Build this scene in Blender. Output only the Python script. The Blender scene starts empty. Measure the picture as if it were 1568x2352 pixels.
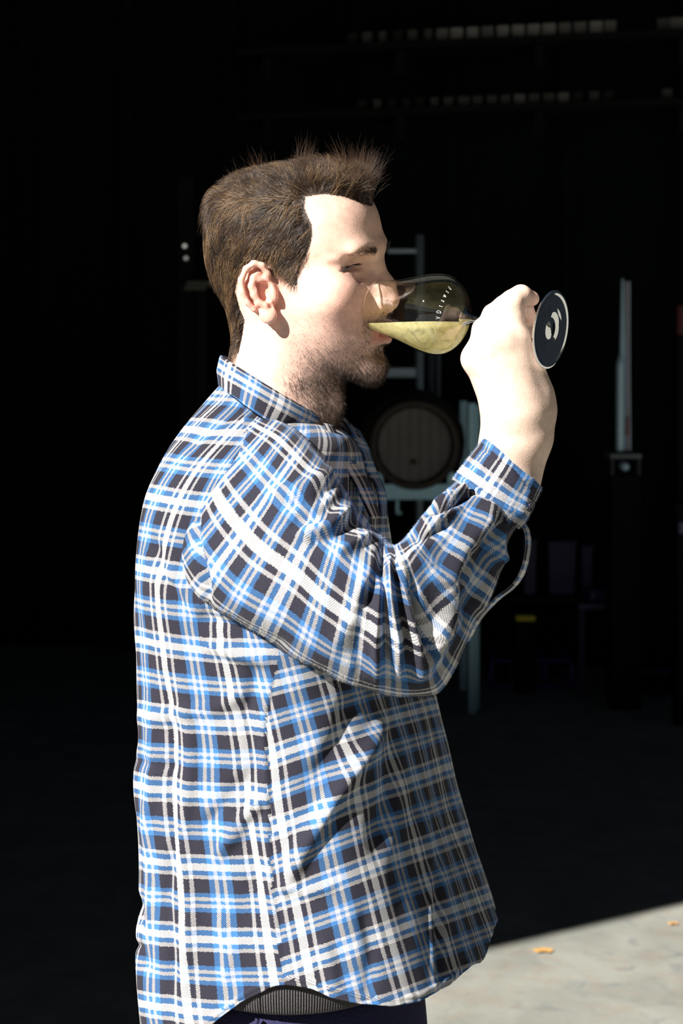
import bpy, bmesh, math, random
import numpy as np
from mathutils import Vector, Matrix

SC = bpy.context.scene
COL = SC.collection
rng = np.random.default_rng(7)
random.seed(7)

# ------------------------------------------------------------------ camera, sky, sun, exposure
CAM_D, CAM_Z, FPX, CX, HY = 1.636, 1.58, 3600.0, 784.0, 850.0
cam_d = bpy.data.cameras.new('camera')
cam = bpy.data.objects.new('camera', cam_d); COL.objects.link(cam)
cam.location = (0, -CAM_D, CAM_Z); cam.rotation_euler = (math.pi/2, 0, 0)
cam_d.sensor_width = 36; cam_d.lens = 36*FPX/2352; cam_d.shift_y = -(1176-HY)/2352
cam_d.clip_start = 0.05; cam_d.clip_end = 200
cam_d.dof.use_dof = True; cam_d.dof.focus_distance = 1.50; cam_d.dof.aperture_fstop = 9.0
SC.camera = cam
SUN_DIR = Vector((-0.613, -0.572, 0.545)).normalized()       # towards the sun
world = bpy.data.worlds.new('sky'); SC.world = world; world.use_nodes = True
wn = world.node_tree.nodes; wl = world.node_tree.links
sky = wn.new('ShaderNodeTexSky'); sky.sky_type = 'NISHITA'; sky.sun_disc = False
sky.sun_elevation = math.asin(SUN_DIR.z); sky.sun_rotation = math.atan2(SUN_DIR.x, SUN_DIR.y)
bg = wn['Background']; bg.inputs['Strength'].default_value = 0.017
wl.new(sky.outputs[0], bg.inputs[0])
sun_d = bpy.data.lights.new('sun', 'SUN'); sun_d.energy = 12.0; sun_d.angle = math.radians(0.55)
sun_d.color = (1.0, 0.965, 0.91)
sun = bpy.data.objects.new('sun', sun_d); COL.objects.link(sun)
sun.rotation_euler = SUN_DIR.to_track_quat('Z', 'Y').to_euler(); sun.location = SUN_DIR*20
vs = SC.view_settings
SC.display_settings.display_device = 'sRGB'
vs.view_transform = 'Standard'; vs.look = 'None'; vs.exposure = 0.0; vs.gamma = 1.0
vs.use_curve_mapping = False

# ------------------------------------------------------------------ helpers
def P(px, py, Y=0.0):
    """point at depth plane Y that is seen at photo position (px,py)"""
    k = (np.asarray(Y, float)+CAM_D)/FPX
    return np.stack(np.broadcast_arrays((np.asarray(px, float)-CX)*k, Y, CAM_Z-(np.asarray(py, float)-HY)*k), -1)
def PX(W):
    d = W[..., 1]+CAM_D
    return np.stack([CX+FPX*W[..., 0]/d, HY-FPX*(W[..., 2]-CAM_Z)/d], -1)

def cr(xs, ys, x):
    """cubic hermite interpolation, finite-difference slopes"""
    xs = np.asarray(xs, float); ys = np.asarray(ys, float); x = np.asarray(x, float)
    if ys.ndim == 1: ys = ys[:, None]; sq = True
    else: sq = False
    d = np.diff(ys, axis=0)/np.diff(xs)[:, None]
    m = np.empty_like(ys); m[1:-1] = (d[1:]+d[:-1])/2; m[0] = d[0]; m[-1] = d[-1]
    i = np.clip(np.searchsorted(xs, x, 'right')-1, 0, len(xs)-2)
    h = (xs[i+1]-xs[i]); t = np.clip((x-xs[i])/h, 0, 1)[..., None]; h = h[..., None]
    r = (2*t**3-3*t**2+1)*ys[i]+(t**3-2*t**2+t)*h*m[i]+(-2*t**3+3*t**2)*ys[i+1]+(t**3-t**2)*h*m[i+1]
    return r[..., 0] if sq else r

def link(o, parent=None):
    COL.objects.link(o)
    if parent is not None: o.parent = parent
    return o
def tag(o, label=None, cat=None, group=None, kind=None):
    if label: o['label'] = label
    if cat: o['category'] = cat
    if group: o['group'] = group
    if kind: o['kind'] = kind
    return o
def empty(name, loc, rot=(0, 0, 0)):
    o = bpy.data.objects.new(name, None); o.location = loc; o.rotation_euler = rot
    o.empty_display_size = 0.1
    return link(o)
def np_mesh(name, V, Fq, mat=None, parent=None, uv=None, attrs=None, smooth=True):
    """Fq: (n,4) or (n,3) int array; uv: (n*k,2) loop uvs"""
    V = np.asarray(V, np.float32); Fq = np.asarray(Fq, np.int32); k = Fq.shape[1]
    me = bpy.data.meshes.new(name)
    me.vertices.add(len(V)); me.vertices.foreach_set('co', V.ravel())
    me.loops.add(Fq.size); me.loops.foreach_set('vertex_index', Fq.ravel())
    me.polygons.add(len(Fq)); me.polygons.foreach_set('loop_start', np.arange(0, Fq.size, k, dtype=np.int32))
    if uv is not None:
        l = me.uv_layers.new(name='UVMap'); l.data.foreach_set('uv', np.asarray(uv, np.float32).ravel())
    me.update(calc_edges=True); me.validate()
    me.polygons.foreach_set('use_smooth', np.full(len(me.polygons), smooth))
    if attrs:
        for an, av in attrs.items():
            a = me.color_attributes.new(an, 'FLOAT_COLOR', 'POINT')
            c = np.ones((len(V), 4), np.float32); c[:, :3] = av; a.data.foreach_set('color', c.ravel())
    if mat: me.materials.append(mat)
    return link(bpy.data.objects.new(name, me), parent)
def bm_obj(name, bm, mat=None, parent=None, smooth=False):
    me = bpy.data.meshes.new(name); bm.to_mesh(me); bm.free()
    if smooth: me.polygons.foreach_set('use_smooth', np.full(len(me.polygons), True))
    if mat: me.materials.append(mat)
    return link(bpy.data.objects.new(name, me), parent)
def box(bm, c, s, rz=0.0, bev=0.0):
    r = bmesh.ops.create_cube(bm, size=1.0)
    vs_ = r['verts']
    bmesh.ops.scale(bm, vec=s, verts=vs_)
    if bev:
        es = list({e for v in vs_ for e in v.link_edges})
        q = bmesh.ops.bevel(bm, geom=es, offset=bev, segments=2, affect='EDGES', profile=0.5)
        vs_ = list({v for f in q['faces'] for v in f.verts} | {v for v in vs_ if v.is_valid})
    if rz: bmesh.ops.rotate(bm, cent=(0, 0, 0), matrix=Matrix.Rotation(rz, 3, 'Z'), verts=vs_)
    bmesh.ops.translate(bm, vec=c, verts=vs_)
    return vs_
def box_obj(name, c, s, mat, parent=None, rz=0.0, bev=0.003):
    """box mesh whose own origin is c"""
    bm = bmesh.new(); box(bm, (0, 0, 0), s, 0, bev)
    o = bm_obj(name, bm, mat, parent); o.location = c; o.rotation_euler = (0, 0, rz)
    return o
def rel(o, root):
    o.parent = root; return o
def tube(pts, rad, seg=12, caps=True):
    """swept tube -> verts, quads"""
    pts = np.asarray(pts, float); n = len(pts)
    rad = np.broadcast_to(np.asarray(rad, float), (n,))
    t = np.gradient(pts, axis=0); t /= np.linalg.norm(t, axis=1)[:, None]+1e-12
    ref = np.array([0, 0, 1.0]) if abs(t[0, 2]) < 0.9 else np.array([1.0, 0, 0])
    V = []
    a = np.linspace(0, 2*np.pi, seg, endpoint=False)
    for i in range(n):
        u = ref-t[i]*np.dot(ref, t[i]); u /= np.linalg.norm(u); ref = u; w = np.cross(t[i], u)
        V.append(pts[i]+rad[i]*(np.cos(a)[:, None]*u+np.sin(a)[:, None]*w))
    V = np.concatenate(V); F = []
    for i in range(n-1):
        for j in range(seg):
            F.append((i*seg+j, i*seg+(j+1) % seg, (i+1)*seg+(j+1) % seg, (i+1)*seg+j))
    if caps:
        c0 = len(V); V = np.vstack([V, pts[0], pts[-1]])
        for j in range(0, seg, 2):
            F.append((c0, (j+2) % seg, (j+1) % seg, j)); b = (n-1)*seg
            F.append((c0+1, b+j, b+(j+1) % seg, b+(j+2) % seg))
    return V, np.array(F)
def lathe(prof, C0, C1, seg=96):
    """prof: (frac, radius) closed polyline, frac along C0->C1"""
    C0 = np.asarray(C0); C1 = np.asarray(C1); ax = C1-C0; L = np.linalg.norm(ax); ax = ax/L
    u = np.cross(ax, [0, 0, 1.0]); u /= np.linalg.norm(u); w = np.cross(u, ax)
    a = np.linspace(0, 2*np.pi, seg, endpoint=False)
    V = np.concatenate([C0+ax*L*f+r*(np.cos(a)[:, None]*u+np.sin(a)[:, None]*w) for f, r in prof])
    F = [(i*seg+j, i*seg+(j+1) % seg, (i+1)*seg+(j+1) % seg, (i+1)*seg+j) for i in range(len(prof)-1) for j in range(seg)]
    return V, np.array(F)

# ------------------------------------------------------------------ materials
def mat(name, col=(0.5, 0.5, 0.5), rough=0.6, metal=0.0, **kw):
    m = bpy.data.materials.new(name); m.use_nodes = True
    b = m.node_tree.nodes['Principled BSDF']
    b.inputs['Base Color'].default_value = (*col, 1); b.inputs['Roughness'].default_value = rough
    b.inputs['Metallic'].default_value = metal
    for k, v in kw.items(): b.inputs[k].default_value = v
    return m
def nodes(m): return m.node_tree.nodes, m.node_tree.links, m.node_tree.nodes['Principled BSDF']
def noisy(name, c1, c2, scale=8.0, rough=0.7, bump=0.1, metal=0.0, detail=6, spec=0.5):
    m = mat(name, c1, rough, metal); N, L, b = nodes(m)
    b.inputs['Specular IOR Level'].default_value = spec
    tc = N.new('ShaderNodeTexCoord'); nz = N.new('ShaderNodeTexNoise')
    nz.inputs['Scale'].default_value = scale; nz.inputs['Detail'].default_value = detail
    L.new(tc.outputs['Object'], nz.inputs['Vector'])
    mx = N.new('ShaderNodeMix'); mx.data_type = 'RGBA'
    mx.inputs['A'].default_value = (*c1, 1); mx.inputs['B'].default_value = (*c2, 1)
    L.new(nz.outputs['Fac'], mx.inputs['Factor']); L.new(mx.outputs['Result'], b.inputs['Base Color'])
    bp = N.new('ShaderNodeBump'); bp.inputs['Strength'].default_value = bump; bp.inputs['Distance'].default_value = 0.01
    L.new(nz.outputs['Fac'], bp.inputs['Height']); L.new(bp.outputs['Normal'], b.inputs['Normal'])
    return m

DK = (0.026, 0.025, 0.037); BL = (0.050, 0.165, 0.39); GR = (0.47, 0.45, 0.45); WH = (0.66, 0.65, 0.65)
WARP = [(DK, 150), (GR, 38), (DK, 50), (WH, 82), (DK, 52), (GR, 38), (DK, 145), (BL, 58), (GR, 37), (BL, 45), (GR, 40), (BL, 57)]
WEFT = [(DK, 155), (BL, 45), (GR, 40), (BL, 35), (GR, 40), (BL, 50), (DK, 155), (GR, 42), (BL, 58), (WH, 82), (BL, 50), (GR, 45)]
PERIOD = 0.0755
def plaid_mat():
    m = mat('flannel_plaid', rough=0.95); N, L, b = nodes(m)
    b.inputs['Specular IOR Level'].default_value = 0.15
    b.inputs['Sheen Weight'].default_value = 0.06; b.inputs['Sheen Roughness'].default_value = 0.4
    uv = N.new('ShaderNodeUVMap'); uv.uv_map = 'UVMap'
    nz = N.new('ShaderNodeTexNoise'); nz.inputs['Scale'].default_value = 900; nz.inputs['Detail'].default_value = 3
    L.new(uv.outputs[0], nz.inputs['Vector'])
    sub = N.new('ShaderNodeVectorMath'); sub.operation = 'SUBTRACT'; sub.inputs[1].default_value = (0.5, 0.5, 0.5)
    L.new(nz.outputs['Color'], sub.inputs[0])
    sc = N.new('ShaderNodeVectorMath'); sc.operation = 'SCALE'; sc.inputs['Scale'].default_value = 0.0034
    L.new(sub.outputs[0], sc.inputs[0])
    ad = N.new('ShaderNodeVectorMath'); ad.operation = 'ADD'; L.new(uv.outputs[0], ad.inputs[0]); L.new(sc.outputs[0], ad.inputs[1])
    sp = N.new('ShaderNodeSeparateXYZ'); L.new(ad.outputs[0], sp.inputs[0])
    def stripes(sock, seq):
        d = N.new('ShaderNodeMath'); d.operation = 'DIVIDE'; d.inputs[1].default_value = PERIOD; L.new(sock, d.inputs[0])
        f = N.new('ShaderNodeMath'); f.operation = 'FRACT'; L.new(d.outputs[0], f.inputs[0])
        r = N.new('ShaderNodeValToRGB'); r.color_ramp.interpolation = 'CONSTANT'; L.new(f.outputs[0], r.inputs[0])
        tot = sum(w for _, w in seq); x = 0; e = r.color_ramp.elements
        for i, (c, w) in enumerate(seq):
            el = e[i] if i < 1 else (e[1] if i == 1 else e.new(x/tot))
            el.position = x/tot; el.color = (*c, 1); x += w
        return r.outputs[0]
    wa = stripes(sp.outputs['X'], WARP); we = stripes(sp.outputs['Y'], WEFT)
    # twill: diagonal ribs decide which yarn shows on top
    s2 = N.new('ShaderNodeSeparateXYZ'); L.new(uv.outputs[0], s2.inputs[0])
    su = N.new('ShaderNodeMath'); su.operation = 'ADD'; L.new(s2.outputs[0], su.inputs[0]); L.new(s2.outputs[1], su.inputs[1])
    ml = N.new('ShaderNodeMath'); ml.operation = 'MULTIPLY'; ml.inputs[1].default_value = 2*math.pi/0.0021; L.new(su.outputs[0], ml.inputs[0])
    sn = N.new('ShaderNodeMath'); sn.operation = 'SINE'; L.new(ml.outputs[0], sn.inputs[0])
    ma = N.new('ShaderNodeMath'); ma.operation = 'MULTIPLY_ADD'; ma.inputs[1].default_value = 0.22; ma.inputs[2].default_value = 0.5
    L.new(sn.outputs[0], ma.inputs[0])
    mx = N.new('ShaderNodeMix'); mx.data_type = 'RGBA'
    L.new(ma.outputs[0], mx.inputs['Factor']); L.new(wa, mx.inputs['A']); L.new(we, mx.inputs['B'])
    n2 = N.new('ShaderNodeTexNoise'); n2.inputs['Scale'].default_value = 1500; n2.inputs['Detail'].default_value = 2
    L.new(uv.outputs[0], n2.inputs['Vector'])
    mr = N.new('ShaderNodeMapRange'); mr.inputs['To Min'].default_value = 0.62; mr.inputs['To Max'].default_value = 1.38
    mr.inputs['From Min'].default_value = 0.25; mr.inputs['From Max'].default_value = 0.75
    L.new(n2.outputs['Fac'], mr.inputs[0])
    mm = N.new('ShaderNodeVectorMath'); mm.operation = 'SCALE'; L.new(mx.outputs['Result'], mm.inputs[0]); L.new(mr.outputs[0], mm.inputs['Scale'])
    L.new(mm.outputs[0], b.inputs['Base Color'])
    bp = N.new('ShaderNodeBump'); bp.inputs['Strength'].default_value = 0.35; bp.inputs['Distance'].default_value = 0.0012
    L.new(n2.outputs['Fac'], bp.inputs['Height']); L.new(bp.outputs['Normal'], b.inputs['Normal'])
    return m
M_PLAID = plaid_mat()

def skin_mat():
    m = mat('skin', rough=0.5); N, L, b = nodes(m)
    at = N.new('ShaderNodeVertexColor'); at.layer_name = 'tint'
    tc = N.new('ShaderNodeTexCoord'); nz = N.new('ShaderNodeTexNoise'); nz.inputs['Scale'].default_value = 140; nz.inputs['Detail'].default_value = 5
    L.new(tc.outputs['Object'], nz.inputs['Vector'])
    mr = N.new('ShaderNodeMapRange'); mr.inputs['To Min'].default_value = 0.90; mr.inputs['To Max'].default_value = 1.10
    mr.inputs['From Min'].default_value = 0.3; mr.inputs['From Max'].default_value = 0.7
    L.new(nz.outputs['Fac'], mr.inputs[0])
    mm = N.new('ShaderNodeVectorMath'); mm.operation = 'SCALE'; L.new(at.outputs['Color'], mm.inputs[0]); L.new(mr.outputs[0], mm.inputs['Scale'])
    L.new(mm.outputs[0], b.inputs['Base Color'])
    b.inputs['Subsurface Weight'].default_value = 0.12; b.inputs['Subsurface Radius'].default_value = (1.0, 0.32, 0.15)
    b.inputs['Subsurface Scale'].default_value = 0.006; b.inputs['Specular IOR Level'].default_value = 0.35
    v = N.new('ShaderNodeTexVoronoi'); v.inputs['Scale'].default_value = 900; L.new(tc.outputs['Object'], v.inputs['Vector'])
    bp = N.new('ShaderNodeBump'); bp.inputs['Strength'].default_value = 0.18; bp.inputs['Distance'].default_value = 0.0008
    L.new(v.outputs['Distance'], bp.inputs['Height']); L.new(bp.outputs['Normal'], b.inputs['Normal'])
    return m
M_SKIN = skin_mat()
def hair_mat(name, c1, c2):
    m = mat(name, c1, 0.38); N, L, b = nodes(m)
    b.inputs['Specular IOR Level'].default_value = 0.6
    at = N.new('ShaderNodeVertexColor'); at.layer_name = 'tint'
    L.new(at.outputs['Color'], b.inputs['Base Color'])
    return m
M_HAIR = hair_mat('brown_hair', (0.1, 0.06, 0.035), (0.2, 0.13, 0.07))
def thin_glass():
    m = mat('thin_glass'); N, L, b = nodes(m); N.remove(b)
    out = [n for n in N if n.type == 'OUTPUT_MATERIAL'][0]
    t = N.new('ShaderNodeBsdfTransparent'); t.inputs[0].default_value = (0.965, 0.975, 0.97, 1)
    g = N.new('ShaderNodeBsdfGlossy'); g.inputs['Roughness'].default_value = 0.015
    lw = N.new('ShaderNodeLayerWeight'); lw.inputs['Blend'].default_value = 0.5
    p5 = N.new('ShaderNodeMath'); p5.operation = 'POWER'; p5.inputs[1].default_value = 3.2; L.new(lw.outputs['Facing'], p5.inputs[0])
    f = N.new('ShaderNodeMath'); f.operation = 'MULTIPLY_ADD'; f.inputs[1].default_value = 0.85; f.inputs[2].default_value = 0.07; f.use_clamp = True; L.new(p5.outputs[0], f.inputs[0])
    x = N.new('ShaderNodeMixShader'); L.new(f.outputs[0], x.inputs[0]); L.new(t.outputs[0], x.inputs[1]); L.new(g.outputs[0], x.inputs[2])
    L.new(x.outputs[0], out.inputs[0]); return m
M_GLASS = thin_glass()
M_SOLIDGLASS = mat('solid_glass', (1, 1, 1), 0.01, **{'Transmission Weight': 1.0, 'IOR': 1.5})
def wine_mat():
    m = mat('white_wine', (0.97, 0.90, 0.52), 0.02, **{'Transmission Weight': 1.0, 'IOR': 1.34}); N, L, b = nodes(m)
    out = [n for n in N if n.type == 'OUTPUT_MATERIAL'][0]
    tr = N.new('ShaderNodeBsdfTranslucent'); tr.inputs[0].default_value = (0.95, 0.88, 0.52, 1)
    tc = N.new('ShaderNodeTexCoord'); nz = N.new('ShaderNodeTexNoise'); nz.inputs['Scale'].default_value = 60; nz.inputs['Detail'].default_value = 4
    nz.inputs['Distortion'].default_value = 1.6
    L.new(tc.outputs['Object'], nz.inputs['Vector'])
    mr = N.new('ShaderNodeMapRange'); mr.inputs['From Min'].default_value = 0.35; mr.inputs['From Max'].default_value = 0.65
    mr.inputs['To Min'].default_value = 0.35; mr.inputs['To Max'].default_value = 0.8; L.new(nz.outputs['Fac'], mr.inputs[0])
    df = N.new('ShaderNodeBsdfDiffuse'); df.inputs[0].default_value = (0.82, 0.75, 0.42, 1)
    a = N.new('ShaderNodeMixShader'); a.inputs[0].default_value = 0.5; L.new(tr.outputs[0], a.inputs[1]); L.new(df.outputs[0], a.inputs[2])  # diffuse and translucent share imitates the glow of refracted sunlight
    x = N.new('ShaderNodeMixShader'); L.new(mr.outputs[0], x.inputs[0]); L.new(b.outputs[0], x.inputs[1]); L.new(a.outputs[0], x.inputs[2])
    L.new(x.outputs[0], out.inputs[0]); return m
M_WINE = wine_mat()

def concrete_mat():
    m = mat('concrete', rough=0.9); N, L, b = nodes(m); b.inputs['Specular IOR Level'].default_value = 0.1
    tc = N.new('ShaderNodeTexCoord')
    def nz(s, d, dist=0.0):
        n = N.new('ShaderNodeTexNoise'); n.inputs['Scale'].default_value = s; n.inputs['Detail'].default_value = d
        n.inputs['Distortion'].default_value = dist; L.new(tc.outputs['Object'], n.inputs['Vector']); return n.outputs['Fac']
    r = N.new('ShaderNodeValToRGB'); e = r.color_ramp.elements
    e[0].position = 0.3; e[0].color = (0.205, 0.21, 0.185, 1); e[1].position = 0.72; e[1].color = (0.30, 0.305, 0.27, 1)
    L.new(nz(5, 8, 0.6), r.inputs[0])
    r2 = N.new('ShaderNodeValToRGB'); e = r2.color_ramp.elements
    e[0].position = 0.50; e[0].color = (0, 0, 0, 1); e[1].position = 0.72; e[1].color = (1, 1, 1, 1); L.new(nz(9, 6, 1.0), r2.inputs[0])
    mx = N.new('ShaderNodeMix'); mx.data_type = 'RGBA'; mx.inputs['B'].default_value = (0.28, 0.215, 0.17, 1)
    k = N.new('ShaderNodeMath'); k.operation = 'MULTIPLY'; k.inputs[1].default_value = 0.55; L.new(r2.outputs[0], k.inputs[0])
    L.new(k.outputs[0], mx.inputs['Factor']); L.new(r.outputs[0], mx.inputs['A'])
    r3 = N.new('ShaderNodeValToRGB'); e = r3.color_ramp.elements
    e[0].position = 0.56; e[0].color = (0, 0, 0, 1); e[1].position = 0.70; e[1].color = (1, 1, 1, 1); L.new(nz(14, 9, 0.4), r3.inputs[0])
    k3 = N.new('ShaderNodeMath'); k3.operation = 'MULTIPLY'; k3.inputs[1].default_value = 0.5; L.new(r3.outputs[0], k3.inputs[0])
    m3 = N.new('ShaderNodeMix'); m3.data_type = 'RGBA'; m3.inputs['B'].default_value = (0.15, 0.155, 0.16, 1)
    L.new(k3.outputs[0], m3.inputs['Factor']); L.new(mx.outputs['Result'], m3.inputs['A']); L.new(m3.outputs['Result'], b.inputs['Base Color'])
    bp = N.new('ShaderNodeBump'); bp.inputs['Strength'].default_value = 0.15; bp.inputs['Distance'].default_value = 0.004
    L.new(nz(40, 6), bp.inputs['Height']); L.new(bp.outputs['Normal'], b.inputs['Normal'])
    return m
M_CONC = concrete_mat()
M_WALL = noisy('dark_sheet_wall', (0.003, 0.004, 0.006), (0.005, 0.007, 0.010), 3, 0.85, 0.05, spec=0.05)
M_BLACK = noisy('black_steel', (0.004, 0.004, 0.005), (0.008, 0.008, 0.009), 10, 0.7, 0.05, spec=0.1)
M_GALV = noisy('galvanised_steel', (0.20, 0.34, 0.43), (0.30, 0.46, 0.56), 30, 0.42, 0.05, metal=0.85)
M_PALE = noisy('pale_sheath', (0.40, 0.60, 0.74), (0.50, 0.70, 0.84), 30, 0.35, 0.05, metal=0.3)
M_OAK = noisy('grey_oak_head', (0.11, 0.104, 0.10), (0.17, 0.16, 0.155), 14, 0.7, 0.1)
M_STAVE = noisy('dark_oak_stave', (0.03, 0.02, 0.014), (0.05, 0.035, 0.022), 14, 0.7, 0.1)
M_HOOP = noisy('hoop_steel', (0.04, 0.04, 0.045), (0.06, 0.06, 0.065), 30, 0.6, 0.05, metal=0.5)
M_NAVYPL = noisy('navy_plastic', (0.010, 0.008, 0.055), (0.016, 0.012, 0.085), 10, 0.5, 0.02)
M_NAVYLIFT = noisy('navy_plastic_lifted', (0.030, 0.022, 0.16), (0.04, 0.03, 0.21), 10, 0.5, 0.02)  # the crate's navy plastic, colour brightened because little light reaches it
M_CARTON = noisy('grey_carton', (0.20, 0.20, 0.20), (0.30, 0.30, 0.30), 20, 0.8, 0.1)
M_RED = noisy('red_paint', (0.25, 0.01, 0.01), (0.35, 0.02, 0.02), 12, 0.5, 0.03)
M_YEL = noisy('yellow_plastic', (0.65, 0.55, 0.02), (0.75, 0.62, 0.04), 12, 0.5, 0.03)
M_TROUSER = noisy('navy_trouser_cloth', (0.022, 0.022, 0.058), (0.034, 0.033, 0.080), 400, 0.9, 0.3, spec=0.1)
M_RIB = noisy('charcoal_rib_knit', (0.050, 0.047, 0.050), (0.085, 0.080, 0.082), 500, 0.95, 0.3, spec=0.1)
M_BUTTON = mat('dark_button', (0.02, 0.02, 0.035), 0.3)
M_SHOE = noisy('brown_boot_leather', (0.05, 0.03, 0.02), (0.08, 0.05, 0.03), 30, 0.5, 0.1)

# ------------------------------------------------------------------ the setting
RZ = -0.215
def Wd(px, py, depth): return Vector(P(px, py, depth-CAM_D))
def struct(name, c, s, m, rz=0.0):
    o = box_obj(name, c, s, m, None, rz, 0.0); o['kind'] = 'structure'; return o
bm = bmesh.new(); bmesh.ops.create_grid(bm, x_segments=8, y_segments=8, size=30)
fl = bm_obj('floor', bm, M_CONC); fl['kind'] = 'structure'
LD = Vector((0.859, 0.511, 0)); LH = 3.2
LA = Vector((0.42, 2.644, 0))+Vector((SUN_DIR.x, SUN_DIR.y, 0))/SUN_DIR.z*LH
la = math.atan2(LD.y, LD.x)
mid = LA+LD*1.0+Vector((-LD.y, LD.x, 0))*0.12
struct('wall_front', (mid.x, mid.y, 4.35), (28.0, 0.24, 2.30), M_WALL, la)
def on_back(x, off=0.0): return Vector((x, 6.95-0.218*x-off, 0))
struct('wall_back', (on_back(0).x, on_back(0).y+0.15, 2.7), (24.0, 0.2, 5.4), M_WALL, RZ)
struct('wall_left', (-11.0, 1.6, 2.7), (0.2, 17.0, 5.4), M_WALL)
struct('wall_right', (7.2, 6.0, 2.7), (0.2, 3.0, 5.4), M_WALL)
bm = bmesh.new()                                   # roof sheet over the bay, following the slanted front
pts = [LA+LD*(-12.9), LA+LD*14.8, Vector((10.6, 8.5, 0)), Vector((-11.6, 10.2, 0))]
vb = [bm.verts.new((p.x, p.y, 5.45)) for p in pts]; vt = [bm.verts.new((p.x, p.y, 5.55)) for p in pts]
bm.faces.new(vb[::-1]); bm.faces.new(vt)
for i in range(4): bm.faces.new((vb[i], vb[(i+1) % 4], vt[(i+1) % 4], vt[i]))
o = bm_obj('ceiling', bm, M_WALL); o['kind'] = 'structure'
# dark upright ribs of the back wall
for k, x in enumerate(np.arange(-3.0, 4.0, 0.6)):
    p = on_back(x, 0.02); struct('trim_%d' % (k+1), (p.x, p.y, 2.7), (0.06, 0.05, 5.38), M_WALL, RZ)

# two faintly lit, unidentified rows, built as grey stand-in blocks on added shelves
def bay(px, py, z):
    """point on the plane of the wall shelves (in front of the back wall) seen at px, at height z"""
    a = (px-CX)/FPX                 # x = a*(y+D); y = 6.55-0.218x
    y = (6.35-0.218*a*CAM_D)/(1+0.218*a); return Vector((a*(y+CAM_D), y, z))
row_m = [noisy('block_tone_%d' % i, (v, v, v*0.98), (v*1.5, v*1.5, v*1.45), 14, 0.85, 0.1, spec=0.1) for i, v in enumerate((0.02, 0.06, 0.12, 0.20))]  # greys graded by brightness: each piece's faint light sits in its colour
def shelf_row(z, cols, name, wh, pitch_lbl, lvl):
    a, b = bay(560, 0, z), bay(1640, 0, z); c = (a+b)/2
    sh = empty('wall_shelf', (c.x, c.y, z-0.04), (0, 0, RZ))
    tag(sh, name, 'shelf')
    L_ = (b-a).length
    box_obj('board', (0, 0.0, 0.02), (L_, 0.30, 0.03), M_BLACK, sh)
    for x in np.linspace(-L_/2+0.15, L_/2-0.15, 4): box_obj('bracket', (x, 0.02, -0.06), (0.04, 0.26, 0.12), M_BLACK, sh)
    ORD = ['leftmost'] + [w_+' from the left' for w_ in 'second third fourth fifth sixth seventh eighth ninth tenth eleventh twelfth thirteenth fourteenth fifteenth sixteenth seventeenth eighteenth nineteenth twentieth'.split()]
    for n_, (px, k, w) in enumerate(cols):
        p = bay(px, 0, z)
        o = box_obj('block', (p.x, p.y, z-0.005+wh[1]/2), (w, 0.16, wh[1]), row_m[k], None, RZ, 0.006)
        tag(o, pitch_lbl+', '+ORD[n_], 'block', 'grey stand-in blocks on the wall shelves')
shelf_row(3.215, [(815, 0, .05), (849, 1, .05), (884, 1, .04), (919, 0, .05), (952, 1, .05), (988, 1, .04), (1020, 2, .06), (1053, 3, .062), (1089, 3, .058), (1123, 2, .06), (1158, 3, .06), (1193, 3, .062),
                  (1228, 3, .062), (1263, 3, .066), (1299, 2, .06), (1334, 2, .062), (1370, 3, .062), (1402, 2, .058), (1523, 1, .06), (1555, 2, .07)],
          'long dark stand-in shelf high on the wall under the upper row of cartons', (0.06, 0.072), 'small grey stand-in carton on the upper wall shelf', 0)
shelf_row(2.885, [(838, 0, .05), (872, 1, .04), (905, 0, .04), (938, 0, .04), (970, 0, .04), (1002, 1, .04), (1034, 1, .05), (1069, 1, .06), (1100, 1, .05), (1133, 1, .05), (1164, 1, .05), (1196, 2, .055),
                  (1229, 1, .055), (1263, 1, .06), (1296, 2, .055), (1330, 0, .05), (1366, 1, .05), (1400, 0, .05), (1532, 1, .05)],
          'long dark stand-in shelf on the wall under the lower row of cartons', (0.06, 0.06), 'small dim stand-in carton on the lower wall shelf', 0)

# barrel lying in a galvanised rack
BD = 7.2; bc = Wd(952, 1022, BD); S7 = BD/FPX
root = empty('wine_barrel', (bc.x, bc.y, bc.z)); tag(root, 'oak wine barrel lying on the rack with its round grey head showing', 'barrel')
nst = 22; Rh = 84*S7; Ro = 100*S7; Lb = 0.72
xs = np.linspace(0, 1, 9); rr = Ro+0.055*np.sin(np.pi*xs); ins = rr-0.022
for k in range(nst):
    a0 = 2*np.pi*k/nst+0.004; a1 = 2*np.pi*(k+1)/nst-0.004; V = []; 
    for x, ro, ri in zip(xs, rr, ins):
        for a, r in ((a0, ro), (a1, ro), (a1, ri), (a0, ri)): V.append((r*np.cos(a), x*Lb-0.04, r*np.sin(a)))
    F = [(i*4+j, i*4+(j+1) % 4, (i+1)*4+(j+1) % 4, (i+1)*4+j) for i in range(8) for j in range(4)]+[(3, 2, 1, 0), (32, 33, 34, 35)]
    np_mesh('stave', V, F, M_STAVE, root, smooth=False)
hx = np.linspace(-Rh, Rh, 8)
for i in range(7):
    x0, x1 = hx[i]+0.0012, hx[i+1]-0.0012; bm = bmesh.new(); top = []; bot = []
    for x in np.linspace(x0, x1, 5):
        h = math.sqrt(max(Rh**2-x*x, 1e-6)); top.append((x, h)); bot.append((x, -h))
    poly = top+bot[::-1]
    f0 = [bm.verts.new((x, 0.0, z)) for x, z in poly]; f1 = [bm.verts.new((x, 0.02, z)) for x, z in poly]
    bm.faces.new(f0); bm.faces.new(f1[::-1]); n = len(poly)
    for j in range(n): bm.faces.new((f0[(j+1) % n], f0[j], f1[j], f1[(j+1) % n]))
    bmesh.ops.recalc_face_normals(bm, faces=bm.faces); bm_obj('head_board', bm, M_OAK, root)
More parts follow.
